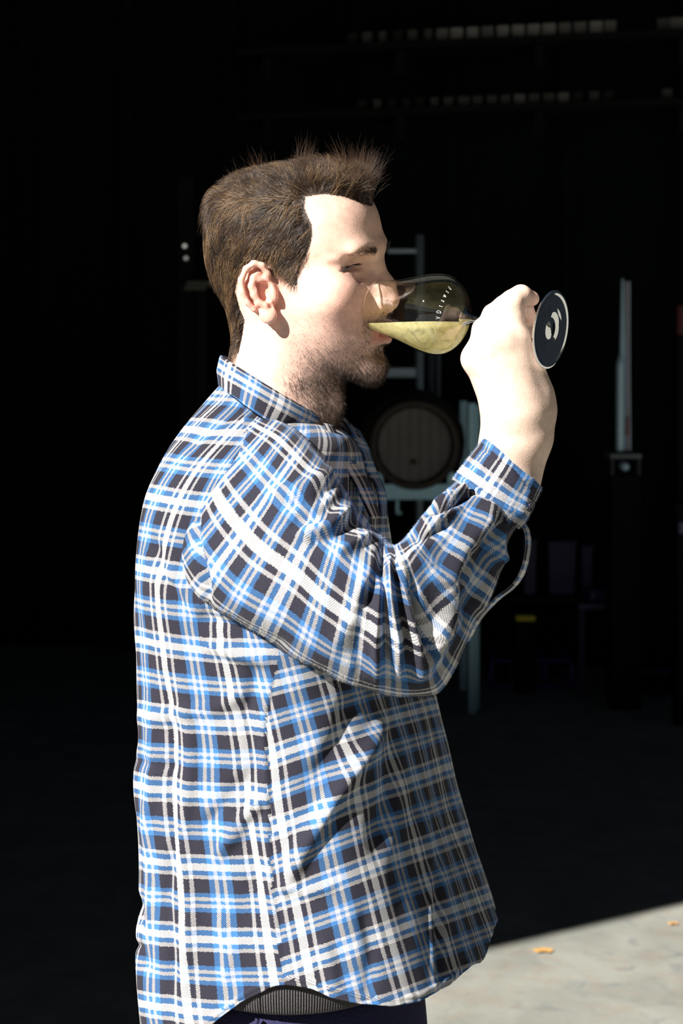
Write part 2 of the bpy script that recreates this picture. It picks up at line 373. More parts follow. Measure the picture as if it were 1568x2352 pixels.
for hxp in (0.0, 0.12, 0.52, 0.64):
    r = float(np.interp((hxp+0.0)/Lb, xs, rr))+0.002
    V, F = lathe([(0, r), (0, r+0.003), (1, r+0.004), (1, r), (0, r)], (0, hxp-0.04, 0), (0, hxp+0.0, 0), 40); np_mesh('hoop', V, F, M_HOOP, root)
V, F = lathe([(0, 0.0001), (0, 0.014), (1, 0.014), (1, 0.0001)], (-0.004, -0.006, -0.078), (-0.004, 0.002, -0.078), 20); np_mesh('bung', V, F, M_STAVE, root)
# rack
rk = empty('barrel_rack', Wd(952, 1130, BD)*1.0); rk.location.z = 0; tag(rk, 'galvanised steel barrel rack with cross rail, chocks and corner posts', 'rack')
def part(name, px0, py0, px1, py1, dep, th, m, root, off=0.0):
    a, b = Wd(px0, py0, dep), Wd(px1, py1, dep); c = (a+b)/2
    s = (abs(b.x-a.x), th, abs(b.z-a.z))
    return box_obj(name, Vector((c.x, c.y+off, c.z))-root.location, s, m, root, 0, 0.004)
for off in (0.0, 0.52):
    part('cross_rail', 790, 1110, 1110, 1148, BD, 0.05, M_GALV, rk, off)
    part('chock', 864, 1082, 880, 1112, BD, 0.05, M_GALV, rk, off); part('chock', 1026, 1082, 1042, 1112, BD, 0.05, M_GALV, rk, off)
    for (x0, x1) in ((1074, 1092), (806, 824)):
        yt_ = 925 if x0 > 900 else 1112; a = Wd(x0, yt_, BD); b = Wd(x1, yt_, BD); o = box_obj('post', Vector(((a.x+b.x)/2, a.y+off, a.z/2+0.002))-rk.location, (b.x-a.x, 0.06, a.z-0.004), M_GALV, rk); 
        o2 = box_obj('post_web', Vector(((a.x+b.x)/2+0.027, a.y+off+0.03, a.z/2+0.002))-rk.location, (0.016, 0.06, a.z-0.03), M_GALV, rk)
part('hook', 908, 1148, 916, 1180, BD, 0.02, M_GALV, rk); part('hook_foot', 908, 1174, 922, 1182, BD, 0.02, M_GALV, rk)
for x in (806, 1074): 
    a = Wd(x+9, 1130, BD); box_obj('side_rail', Vector((a.x, a.y+0.26, a.z))-rk.location, (0.04, 0.46, 0.05), M_GALV, rk)
# press frame behind the rack
FD = 7.95; fr = empty('pole_frame', (Wd(960, 900, FD).x, Wd(960, 900, FD).y, 0)); tag(fr, 'tall blue-grey steel pole with a short arm rising behind the barrel', 'frame')
def pole(name, x0, x1, ytop, m, root, dep=FD):
    a, b = Wd(x0, ytop, dep), Wd(x1, ytop, dep)
    V, F = tube([(0, 0, 0.0), (0, 0, a.z*0.5), (0, 0, a.z)], (b.x-a.x)/2, 14); o = np_mesh(name, V, F, m, root); o.location = Vector(((a.x+b.x)/2, a.y, 0))-root.location; return o
M_POLE = noisy('blue_grey_pole', (0.30, 0.38, 0.46), (0.42, 0.52, 0.60), 30, 0.5, 0.05, metal=0.6)
pole('upright', 954, 973, 540, M_POLE, fr)
part('arm', 884, 845, 954, 867, FD, 0.05, M_POLE, fr); part('top_bar', 890, 572, 956, 582, FD, 0.04, M_POLE, fr)
kz = [(0, 0.012), (0.25, 0.012), (0.45, 0.014), (0.75, 0.026), (0.95, 0.03), (1.0, 0.02), (1.0, 0.0002)]
a = Wd(921, 845, FD); b_ = Wd(921, 806, FD); V, F = lathe(kz, np.array(a-fr.location)-[0, 0.0, 0], np.array(b_-fr.location), 20); np_mesh('knob', V, F, M_POLE, fr)
h2 = empty('standpipe', (Wd(992, 900, 7.97).x, Wd(992, 900, 7.97).y, 0)); tag(h2, 'wider dim standpipe right of the tall pole above the barrel', 'pipe'); pole('pipe', 982, 1000, 795, noisy('dim_pipe', (0.06, 0.08, 0.10), (0.10, 0.12, 0.14), 20, 0.6, 0.03), h2, 7.97); pole('pipe_cap', 980, 1002, 800, M_BLACK, h2, 7.97).scale = (1, 1, 0.2)
h3 = empty('thin_pipe', (Wd(1007, 900, 7.93).x, Wd(1007, 900, 7.93).y, 0)); tag(h3, 'thin blue-grey pipe standing just right of the standpipe', 'pipe'); pole('pipe', 1004, 1011, 780, M_POLE, h3, 7.93); pole('pipe_foot', 1001, 1014, 1500, M_BLACK, h3, 7.93)

# pump stand with a pale corrugated hose sheath rising out of it
CD = 7.35; cd = empty('sheathed_riser', (Wd(1430, 1035, CD).x, Wd(1430, 1035, CD).y, Wd(1430, 1036, CD).z)); tag(cd, 'tall pale blue ribbed sheath with dark red cords standing on the pump stand', 'hose')
zb = cd.location.z; zt = Wd(1430, 640, CD).z; n = 120; zz = np.linspace(0, zt-zb, n)
rad = np.interp(zz/(zt-zb), [0, 0.5, 0.56, 0.8, 1], [0.0205, 0.0205, 0.0135, 0.009, 0.005])+0.0009*np.sin(zz*2*np.pi/0.013)
V, F = tube(np.stack([zz*0.004-0.013+np.interp(zz/(zt-zb), [0.5, 0.56], [0, 0.008]), 0*zz, zz], 1), rad, 20); np_mesh('sheath', V, F, M_PALE, cd)
for i, (dx, c0) in enumerate(((0.014, M_PALE), (0.022, M_RED), (0.030, M_PALE))):
    V, F = tube(np.stack([dx+0.003*np.sin(zz*4+i)*(1-zz), 0*zz-0.004, zz*0.985], 1), 0.0042, 8); np_mesh('cord', V, F, c0, cd)
V, F = tube([(0.020, -0.013, 0.075), (0.0215, -0.013, 0.12), (0.022, -0.013, 0.16)], 0.007, 10); np_mesh('red_clip', V, F, M_RED, cd)
ps = empty('pump_stand', (cd.location.x, cd.location.y, 0)); tag(ps, 'dark pump stand with bracketed top plate below the pale sheath', 'pump')
box_obj('cabinet', (0, 0, (zb-0.11)/2), (0.135, 0.16, zb-0.11), M_BLACK, ps, 0, 0.008)
box_obj('top_plate', (0, 0, zb-0.02), (0.145, 0.17, 0.022), noisy('dim_plate', (0.10, 0.12, 0.14), (0.16, 0.18, 0.20), 30, 0.5, 0.05), ps)
for x in (-0.062, 0.062): box_obj('bracket', (x, -0.03, zb-0.07), (0.014, 0.10, 0.078), M_HOOP, ps)
V, F = lathe([(0, 0.0002), (0, 0.018), (0.4, 0.022), (0.7, 0.016), (1, 0.014), (1, 0.0002)], (0.0, -0.07, zb-0.072), (0, 0.06, zb-0.06), 18); np_mesh('clamp', V, F, M_PALE, ps)

# open crate frame on the floor
cr0 = Wd(1220, 1585, 7.78); ct = empty('crate_frame', (cr0.x, cr0.y, 0)); tag(ct, 'open navy plastic crate frame lying on the dark floor', 'crate')
k = 7.78/FPX; w0, w1, hh, dp = 96*k, 66*k, 0.135, 0.80; tb = 0.010
def bar(name, a, b, r=tb):
    V, F = tube([a, (np.array(a)+np.array(b))/2, b], r, 8); np_mesh(name, V, F, M_NAVYLIFT, ct)
for f in (-1, -0.33, 0.33, 1):
    bar('upright_bar', (f*w0, 0, tb), (f*w0*0.94, 0, hh)); bar('top_bar', (f*w0*0.94, 0, hh), (f*w1, dp, hh+0.02)); bar('back_leg', (f*w1, dp, hh+0.02), (f*w1, dp, tb))
for (wa_, y, z) in ((w0, 0, tb), (w0*0.94, 0, hh), (w1, dp, hh+0.02), (w1, dp, tb)): bar('rail', (-wa_, y, z), (wa_, y, z))
bar('base_rail', (-w0, 0, tb), (-w1, dp, tb)); bar('base_rail', (w0, 0, tb), (w1, dp, tb))

# work bench with plastic tubs, a yellow lid and a small stool
bd = 8.02; b0 = Wd(1280, 1362, bd); wb = empty('low_bench', (b0.x, b0.y, 0)); tag(wb, 'low black bench against the wall carrying navy tubs', 'bench')
box_obj('bench_top', (0, 0, b0.z-0.02), (0.62, 0.24, 0.04), M_BLACK, wb)
for x in (-0.28, 0.28):
    for y in (-0.09, 0.09): box_obj('leg', (x, y, (b0.z-0.04)/2), (0.04, 0.04, b0.z-0.04), M_BLACK, wb)
def tub(name, px0, px1, py0, label, dz=0.0, m=M_NAVYPL, depth=0.12, y=0.0):
    a, b = Wd(px0, py0, bd), Wd(px1, py0, bd); h = a.z-b0.z-dz
    o = empty(name, ((a.x+b.x)/2, b0.y+y, b0.z+dz)); tag(o, label, 'tub', None)
    bm = bmesh.new(); vs_ = box(bm, (0, 0, h/2), (b.x-a.x, depth, h-0.002))
    for v in vs_:
        if v.co.z < h/2: v.co.x *= 0.9; v.co.y *= 0.9
    tf = [f for f in bm.faces if f.normal.z > 0.9]
    r = bmesh.ops.inset_region(bm, faces=tf, thickness=0.008); bmesh.ops.translate(bm, vec=(0, 0, -h*0.8), verts=list({v for f in tf for v in f.verts}))
    bm_obj('tub_body', bm, m, o); box_obj('rim', (0, 0, h-0.006), (b.x-a.x+0.012, depth+0.012, 0.012), m, o); 
    return o
tub('plastic_tub', 1256, 1318, 1240, 'tall navy tub in the middle of the low bench')
tub('plastic_tub', 1332, 1356, 1250, 'slim navy tub at the right of the tall one')
tub('plastic_tub', 1200, 1228, 1235, 'navy tub at the left end of the low bench, beside the shirt sleeve')
yd = 7.68; y0 = Wd(1205, 1418, yd); yl = empty('yellow_lidded_box', (y0.x, y0.y, 0)); tag(yl, 'black box with a narrow yellow lid standing in front of the bench', 'box')
box_obj('box_body', (0, 0, (y0.z-0.014)/2), (0.09, 0.08, y0.z-0.014), M_BLACK, yl); box_obj('lid', (0, -0.002, y0.z), (0.094, 0.085, 0.026), M_YEL, yl, 0, 0.006)
sd = 7.55; s0 = Wd(1368, 1388, sd); st = empty('folding_stool', (s0.x, s0.y, 0)); tag(st, 'small navy stool with thin legs right of the yellow lidded box', 'stool')
box_obj('seat', (0, 0, s0.z), (0.19, 0.16, 0.03), M_NAVYPL, st); box_obj('cushion', (0.0, 0, s0.z+0.05), (0.10, 0.12, 0.07), M_NAVYPL, st, 0.2, 0.02)
for x in (-0.07, 0.07):
    for y in (-0.06, 0.06): box_obj('leg', (x, y, (s0.z-0.015)/2), (0.014, 0.014, s0.z-0.015), M_NAVYPL, st)
p0 = Wd(1500, 1524, 7.72); pl = empty('pallet', (p0.x, p0.y, 0)); tag(pl, 'low dark pallet on the floor at the right by the wall', 'pallet')
for i in range(5): box_obj('deck_slat', (0, -0.14+i*0.07, p0.z-0.009), (0.30, 0.055, 0.018), M_NAVYPL if i == 0 else M_BLACK, pl)
for x in (-0.12, 0, 0.12): box_obj('bearer', (x, 0, (p0.z-0.018)/2), (0.05, 0.33, p0.z-0.018), M_BLACK, pl)
# red and white drum by the right edge
dd = 7.0; d0 = Wd(1572, 1153, dd); dr = empty('drum_stand', (d0.x, d0.y, 0)); tag(dr, 'black stand at the right edge under the red-topped tin', 'stand')
box_obj('column', (0, 0, (d0.z-0.03)/2), (0.09, 0.12, d0.z-0.03), M_BLACK, dr); box_obj('shelf_plate', (0, 0, d0.z-0.016), (0.12, 0.16, 0.028), M_BLACK, dr); box_obj('blue_plate', (-0.016, -0.063, d0.z-0.11), (0.05, 0.008, 0.05), noisy('dull_blue_plate', (0.05, 0.06, 0.14), (0.08, 0.09, 0.18), 20, 0.5, 0.03), dr)
dt = empty('red_topped_tin', (d0.x, d0.y, d0.z)); tag(dt, 'tin with white body and red top at the right edge of the picture', 'tin')
V, F = lathe([(0, 0.0002), (0, 0.058), (1, 0.058), (1, 0.0002)], (0, 0, 0.001), (0, 0, 0.043), 32); np_mesh('tin_body', V, F, noisy('off_white_tin', (0.35, 0.36, 0.45), (0.45, 0.46, 0.55), 20, 0.4, 0.03), dt)
V, F = lathe([(0, 0.0002), (0, 0.059), (0.8, 0.059), (1, 0.05), (1, 0.0002)], (0, 0, 0.043), (0, 0, 0.078), 32); np_mesh('red_top', V, F, M_RED, dt)
r0 = Wd(1566, 735, 7.3); fx = empty('red_wall_box', (r0.x, r0.y, r0.z-0.07)); tag(fx, 'small dark red box high on a black post at the right edge', 'box')
box_obj('housing', (0, 0, 0.07), (0.055, 0.06, 0.14), noisy('dark_red', (0.06, 0.004, 0.006), (0.09, 0.006, 0.008), 12, 0.6, 0.02), fx, 0, 0.008); box_obj('window', (0.012, -0.031, 0.075), (0.018, 0.006, 0.06), M_CARTON, fx)
pp = box_obj('support_post', (r0.x, r0.y+0.005, (r0.z-0.07)/2), (0.05, 0.06, r0.z-0.07), M_BLACK); tag(pp, 'black post holding the small dark red box', 'post')

# left: two small round lamps and a dim ledge beside the man's head
M_LAMP = mat('lamp_glow', (0.6, 0.6, 0.56), 0.4, **{'Emission Color': (0.95, 0.95, 0.88, 1), 'Emission Strength': 0.36})
M_LAMP2 = mat('lamp_glow_dim', (0.5, 0.5, 0.5), 0.4, **{'Emission Color': (0.9, 0.9, 0.92, 1), 'Emission Strength': 0.20})
for (px, py, m_, lb) in ((424, 565, M_LAMP, 'upper of two small round white lamps on the dark post behind his head'), (427, 593, M_LAMP2, 'lower of two small round white lamps on the dark post behind his head')):
    c = Wd(px, py, 7.4); l_ = empty('round_lamp', c); tag(l_, lb, 'lamp')
    V, F = lathe([(0, 0.0001), (0, 0.0095), (1, 0.0095), (1, 0.0001)], (0, 0, 0), (0, 0.02, 0), 24); np_mesh('lens', V, F, m_, l_)
    V, F = lathe([(0, 0.0096), (0, 0.0125), (1, 0.0125), (1, 0.0096), (0, 0.0096)], (0, -0.004, 0), (0, 0.024, 0), 24); np_mesh('bezel', V, F, M_CARTON, l_)
c = Wd(426, 640, 7.43); pst = box_obj('lamp_post', (c.x, c.y+0.03, 1.25), (0.07, 0.05, 2.5), M_BLACK); tag(pst, 'black post behind his head carrying two round lamps', 'post')
c = Wd(455, 652, 7.3); lg = empty('wall_ledge', (c.x, c.y, c.z)); tag(lg, 'dim grey-green ledge left of his hair at ear height', 'ledge')
M_DIMG = noisy('dim_green_grey', (0.05, 0.06, 0.05), (0.08, 0.09, 0.075), 16, 0.8, 0.05)
box_obj('ledge_board', (0.03, 0, 0), (0.16, 0.10, 0.022), M_DIMG, lg); box_obj('ledge_front', (-0.01, -0.045, -0.022), (0.10, 0.02, 0.02), M_DIMG, lg)
c2 = Wd(448, 700, 7.3); lp = box_obj('ledge_post', (c2.x+0.03, c2.y+0.02, (c.z-0.012)/2), (0.05, 0.05, c.z-0.012), M_BLACK); tag(lp, 'black post carrying the dim ledge left of his hair', 'post')
# flecks on the sunlit concrete
M_LEAF = noisy('dry_leaf', (0.45, 0.22, 0.05), (0.60, 0.36, 0.12), 60, 0.8, 0.1)
for (px, py, s, lb) in ((1247, 2187, 0.022, 'larger dry orange leaf scrap on the sunlit concrete near the shirt hem'), (1545, 2125, 0.012, 'tiny dry orange leaf scrap on the sunlit concrete at the right edge')):
    dep = FPX*CAM_Z/(py-HY); p = Wd(px, py, dep); bm = bmesh.new(); n = 11
    c_ = bm.verts.new((0, 0, 0.006)); ring = [bm.verts.new((s*math.cos(6.283*i/n)*(1.25+0.35*math.sin(3*i)), s*0.8*math.sin(6.283*i/n)*(1+0.3*math.cos(2*i)), 0.003+0.004*math.sin(i*2.2)**2)) for i in range(n)]
    for i in range(n): bm.faces.new((c_, ring[i], ring[(i+1) % n]))
    o = bm_obj('leaf_scrap', bm, M_LEAF); o.location = (p.x, p.y, 0.001); tag(o, lb, 'leaf')
# ------------------------------------------------------------------ implicit surfaces (for the figure)
class Field:
    def __init__(s, lo, hi, h):
        s.h = h; s.lo = np.array(lo, float); n = np.ceil((np.array(hi)-s.lo)/h).astype(int)+1
        s.ax = [(s.lo[i]+h*np.arange(n[i])).astype(np.float32) for i in range(3)]
        s.F = np.full(n, 9.0, np.float32)
    def sub(s, lo, hi):
        sl = []
        for i in range(3):
            a = int(np.clip(np.floor((lo[i]-s.lo[i])/s.h), 0, s.F.shape[i])); b = int(np.clip(np.ceil((hi[i]-s.lo[i])/s.h)+1, 0, s.F.shape[i])); sl.append(slice(a, b))
        return tuple(sl), np.meshgrid(s.ax[0][sl[0]], s.ax[1][sl[1]], s.ax[2][sl[2]], indexing='ij', sparse=True)
    def comb(s, sl, d, k, op):
        F = s.F[sl]
        if F.size == 0: return
        if op == 'add':
            h = np.maximum(k-np.abs(F-d), 0)/max(k, 1e-9); s.F[sl] = np.minimum(F, d)-h*h*k*0.25
        else:                                   # subtract
            h = np.maximum(k-np.abs(F+d), 0)/max(k, 1e-9); s.F[sl] = np.maximum(F, -d)+h*h*k*0.25
    def ell(s, c, r, k=0.005, op='add', rot=None):
        c = np.array(c, float); r = np.array(r, float); m = r.max()+k+3*s.h
        sl, (X, Y, Z) = s.sub(c-m, c+m); p = [X-c[0], Y-c[1], Z-c[2]]
        if rot is not None:
            R = np.array(rot).T; p = [R[i, 0]*p[0]+R[i, 1]*p[1]+R[i, 2]*p[2] for i in range(3)]
        k0 = np.sqrt((p[0]/r[0])**2+(p[1]/r[1])**2+(p[2]/r[2])**2); k1 = np.sqrt((p[0]/r[0]**2)**2+(p[1]/r[1]**2)**2+(p[2]/r[2]**2)**2)+1e-9
        s.comb(sl, (k0*(k0-1)/k1).astype(np.float32), k, op)
    def cap(s, a, b, ra, rb, k=0.005, op='add'):
        a = np.array(a, float); b = np.array(b, float); m = max(ra, rb)+k+3*s.h
        sl, (X, Y, Z) = s.sub(np.minimum(a, b)-m, np.maximum(a, b)+m); ab = b-a; q = ab@ab+1e-12
        t = np.clip(((X-a[0])*ab[0]+(Y-a[1])*ab[1]+(Z-a[2])*ab[2])/q, 0, 1)
        d = np.sqrt((X-a[0]-t*ab[0])**2+(Y-a[1]-t*ab[1])**2+(Z-a[2]-t*ab[2])**2)-(ra+(rb-ra)*t)
        s.comb(sl, d.astype(np.float32), k, op)
    def chain(s, pts, rs, k=0.004, op='add'):
        rs = np.broadcast_to(rs, (len(pts),))
        for i in range(len(pts)-1): s.cap(pts[i], pts[i+1], rs[i], rs[i+1], k, op)
    def mesh(s):
        F = s.F; S = F < 0; n = np.array(F.shape)
        cs = [S[a:n[0]-1+a, b:n[1]-1+b, c:n[2]-1+c] for a in (0, 1) for b in (0, 1) for c in (0, 1)]
        allc = cs[0].copy(); anyc = cs[0].copy()
        for c in cs[1:]: allc &= c; anyc |= c
        I = np.argwhere(anyc & ~allc); idx = np.full(n-1, -1, np.int32); idx[I[:, 0], I[:, 1], I[:, 2]] = np.arange(len(I))
        acc = np.zeros((len(I), 3)); cnt = np.zeros(len(I))
        for ax in range(3):
            o1, o2 = [i for i in range(3) if i != ax]
            for a in (0, 1):
                for b in (0, 1):
                    d0 = np.zeros(3, int); d0[o1] = a; d0[o2] = b; d1 = d0.copy(); d1[ax] = 1
                    f0 = F[tuple((I+d0).T)]; f1 = F[tuple((I+d1).T)]; m = (f0 < 0) != (f1 < 0)
                    t = f0[m]/(f0[m]-f1[m]); p = np.tile(d0.astype(float), (m.sum(), 1)); p[:, ax] = t
                    acc[m] += p; cnt[m] += 1
        V = s.lo+(I+acc/cnt[:, None])*s.h
        Q = []
        for ax in range(3):
            o1, o2 = (ax+1) % 3, (ax+2) % 3
            A = [slice(None)]*3; B = [slice(None)]*3; A[ax] = slice(0, n[ax]-1); B[ax] = slice(1, n[ax])
            for o in (o1, o2): A[o] = slice(1, n[o]-1); B[o] = slice(1, n[o]-1)
            sa = S[tuple(A)]; ch = sa != S[tuple(B)]; E = np.argwhere(ch)
            fl_ = sa[ch]; E[:, o1] += 1; E[:, o2] += 1
            def at(da, db):
                e = E.copy(); e[:, o1] -= da; e[:, o2] -= db; return idx[tuple(e.T)]
            q = np.stack([at(1, 1), at(0, 1), at(0, 0), at(1, 0)], 1); q[~fl_] = q[~fl_][:, ::-1]; Q.append(q)
        Q = np.concatenate(Q); Q = Q[(Q >= 0).all(1)]
        return V, Q
def vnormals(V, Q):
    e1 = V[Q[:, 2]]-V[Q[:, 0]]; e2 = V[Q[:, 3 if Q.shape[1] == 4 else 1]]-V[Q[:, 1 if Q.shape[1] == 4 else 0]]
    fn = np.cross(e1, e2); N = np.zeros_like(V)
    for j in range(Q.shape[1]):
        for c in range(3): N[:, c] += np.bincount(Q[:, j], fn[:, c], len(V))
    return N/(np.linalg.norm(N, axis=1)[:, None]+1e-12)
def smooth_mesh(V, Q, it, lam=0.5, mask=None):
    n = len(V)
    for _ in range(it):
        S_ = np.zeros_like(V); c = np.zeros(n)
        for a, b in ((0, 1), (1, 2), (2, 3), (3, 0)):
            for u, v in ((a, b), (b, a)):
                c += np.bincount(Q[:, u], minlength=n)
                for k in range(3): S_[:, k] += np.bincount(Q[:, u], V[Q[:, v], k], n)
        A = S_/np.maximum(c, 1)[:, None]; w = lam if mask is None else lam*mask[:, None]
        V = V+(A-V)*w
    return V

# ------------------------------------------------------------------ head (canonical frame: x forward, z up, metres)
HYAW, HPIT, HROL, HSC, HT = math.radians(-20.8), math.radians(0.2), math.radians(9.0), 0.955, np.array([-0.0483, 0.0, 1.6879])
def _rot(yaw, pit, rol):
    c, s = math.cos, math.sin
    return np.array([[c(yaw), -s(yaw), 0], [s(yaw), c(yaw), 0], [0, 0, 1]])@np.array([[c(pit), 0, s(pit)], [0, 1, 0], [-s(pit), 0, c(pit)]])@np.array([[1, 0, 0], [0, c(rol), -s(rol)], [0, s(rol), c(rol)]])
HR = _rot(HYAW, HPIT, HROL)
def h2w(c): return (np.asarray(c)*HSC)@HR.T+HT
def w2h(w): return ((np.asarray(w)-HT)@HR)/HSC
ANG = [0, 15, 30, 45, 60, 75, 90, 120, 150, 180]
RT = [(103, [3]*10), (101.5, [20, 20, 21, 22, 23, 23, 23, 24, 25, 25]),
      (96, [52, 52, 52, 51, 49, 47, 46, 49, 54, 54]), (88, [71, 70, 69, 65, 61, 58, 57, 62, 70, 72]), (76, [84, 83, 80, 75, 69, 66, 65, 71, 82, 85]),
      (60, [93, 92, 89, 82, 74, 71, 71, 77, 88, 92]), (45, [97, 96, 93, 86, 77, 74, 74, 80, 91, 95.5]),
      (22, [98, 97.5, 95, 87, 77, 72, 73, 80, 92, 97]), (8, [93, 92, 89, 83, 75, 71, 71, 79, 91, 96]), (-5, [90, 89, 88, 84, 76, 71, 70, 77, 88, 93]),
      (-22, [91, 91, 91, 88, 81, 74, 70, 74, 81, 86]), (-38, [94, 94.5, 95, 91, 83, 74, 69, 67, 69, 73]), (-55, [97, 95.5, 94, 89.5, 80.5, 71, 66, 58, 59, 62]),
      (-72, [97, 95, 91, 85.5, 77, 68, 62, 52, 51, 55]), (-88, [91, 90, 86, 79.5, 71, 62, 57, 47, 44, 48]), (-102, [91, 89, 81, 71, 62, 54, 48, 40, 38, 42]),
      (-114, [92, 87, 74, 60, 51, 44, 38, 34, 33, 35]), (-126, [88, 77, 60, 47, 38, 33, 30, 28, 28, 30]), (-200, [60, 55, 45, 38, 32, 30, 28, 28, 28, 28])]
_z = np.array([r[0] for r in RT][::-1], float)/1000; _R = np.array([r[1] for r in RT][::-1], float)/1000
_zf = np.linspace(-0.2, 0.104, 316); _T1 = cr(_z, _R, _zf); _af = np.linspace(0, 180, 181)
RTAB = cr(np.array(ANG, float), _T1.T, _af)                       # [angle, z]
hf = Field((-0.128, -0.105, -0.205), (0.135, 0.105, 0.122), 0.0014)
X, Y, Z = np.meshgrid(*hf.ax, indexing='ij', sparse=True)
ang = np.degrees(np.arctan2(np.abs(Y), X)); rho = np.sqrt(X*X+Y*Y)
ia = np.clip(ang, 0, 179.999); a0 = ia.astype(int); fa = ia-a0
iz = np.clip((Z-_zf[0])/(_zf[1]-_zf[0]), 0, 314.999); z0 = iz.astype(int); fz = iz-z0
Rr = (RTAB[a0, z0]*(1-fa)+RTAB[a0+1, z0]*fa)*(1-fz)+(RTAB[a0, z0+1]*(1-fa)+RTAB[a0+1, z0+1]*fa)*fz
F = (rho-Rr)*0.92
F = np.where(Z > 0.102, np.maximum(F, (Z-0.103)), F)
pl_ = -0.42*(X-0.085)-0.907*(Z+0.126)                             # underside of the jaw
k = 0.014; hh_ = np.maximum(k-np.abs(F-pl_), 0)/k
hf.F = (np.maximum(F, pl_)+hh_*hh_*k*0.25).astype(np.float32)
hf.F[:, :, -1] = 9
mm_ = lambda *a: tuple(x/1000 for x in a)
def neck_pt(px, py, Y): return w2h(P(px, py, Y))
# neck, running down into the collar
hf.cap(mm_(-20, 0, -30), neck_pt(655, 905, 0.0), 0.050, 0.0525, 0.026)
hf.cap(neck_pt(650, 870, 0.0), neck_pt(632, 985, 0.005), 0.052, 0.060, 0.02)
hf.cap(mm_(10, 0, -95), neck_pt(685, 970, -0.01), 0.034, 0.036, 0.026)   # throat
hf.ell(neck_pt(757, 928, -0.02), mm_(12, 11, 14), 0.016)                  # adam's apple
for s in (-1, 1):
    hf.ell(mm_(86, s*26, 17), mm_(10, 25, 7), 0.016)              # brow ridge
    hf.ell(mm_(94, s*35, 4), mm_(19, 20, 9), 0.014, 'sub')        # eye socket
    hf.ell(mm_(66, s*49, -26), mm_(12, 17, 11), 0.034)            # cheekbone
    hf.ell(mm_(63.5, s*36, 3), mm_(14.0, 15.5, 13.2), 0.006)     # lids over the eyeball
    hf.ell(mm_(62, s*47, 12.5), mm_(11, 12, 5), 0.008)               # hooded outer lid
    hf.chain([mm_(81, s*21, -1.5), mm_(80.5, s*31, 1.2), mm_(79, s*39, 1.2), mm_(73.5, s*48, -1.0), mm_(68, s*54, -3.5)], [0.0014, 0.0036, 0.0036, 0.0028, 0.0012], 0.0016, 'sub')  # squinting slit
    hf.chain([mm_(90, s*21, -9), mm_(82, s*33, -12), mm_(72, s*46, -9)], [0.003, 0.0028, 0.002], 0.006, 'sub')  # lower lid crease
    hf.chain([mm_(100, s*19, -44), mm_(95, s*27, -55), mm_(88, s*33, -68)], [0.003, 0.004, 0.003], 0.010, 'sub')  # nasolabial fold
hf.ell(mm_(92, 0, 16), mm_(7, 14, 9), 0.014)
hf.chain([mm_(87, 0, 8), mm_(93, 0, -4), mm_(103, 0, -22), mm_(108, 0, -36)], [0.0075, 0.0075, 0.0085, 0.0088], 0.012)  # nose
hf.ell(mm_(105.5, 0, -39), mm_(11, 10.5, 9.5), 0.006)
hf.chain([mm_(92, 0, -46), mm_(106, 0, -45)], [0.007, 0.005], 0.006)
for s in (-1, 1):
    hf.ell(mm_(97.5, s*12.5, -42), mm_(10, 6.5, 8), 0.006)         # wing of the nose
    hf.ell(mm_(102, s*6.5, -50), mm_(5.5, 3.2, 4), 0.002, 'sub')
    hf.ell(mm_(88, s*11, -28), mm_(16, 8, 14), 0.012)
hf.ell(mm_(80, 0, -70), mm_(19, 30, 23), 0.018)                   # muzzle
for s in (-1, 1):
    hf.chain([mm_(101, 0, -67), mm_(97.5, s*12, -67.5), mm_(88, s*24, -72)], [0.0048, 0.0045, 0.002], 0.005)
    hf.chain([mm_(100, 0, -80), mm_(96, s*12, -79.5), mm_(87, s*23, -74)], [0.0064, 0.006, 0.0025], 0.005)
    hf.chain([mm_(107, 0, -73.2), mm_(102, s*12, -73.2), mm_(90, s*24, -73)], [0.0026, 0.002, 0.0008], 0.002, 'sub')
hf.ell(mm_(82.5, 0, -111), mm_(13, 22, 14), 0.016)
hf.ell(mm_(98, 0, -94), mm_(6, 16, 4.5), 0.012, 'sub')
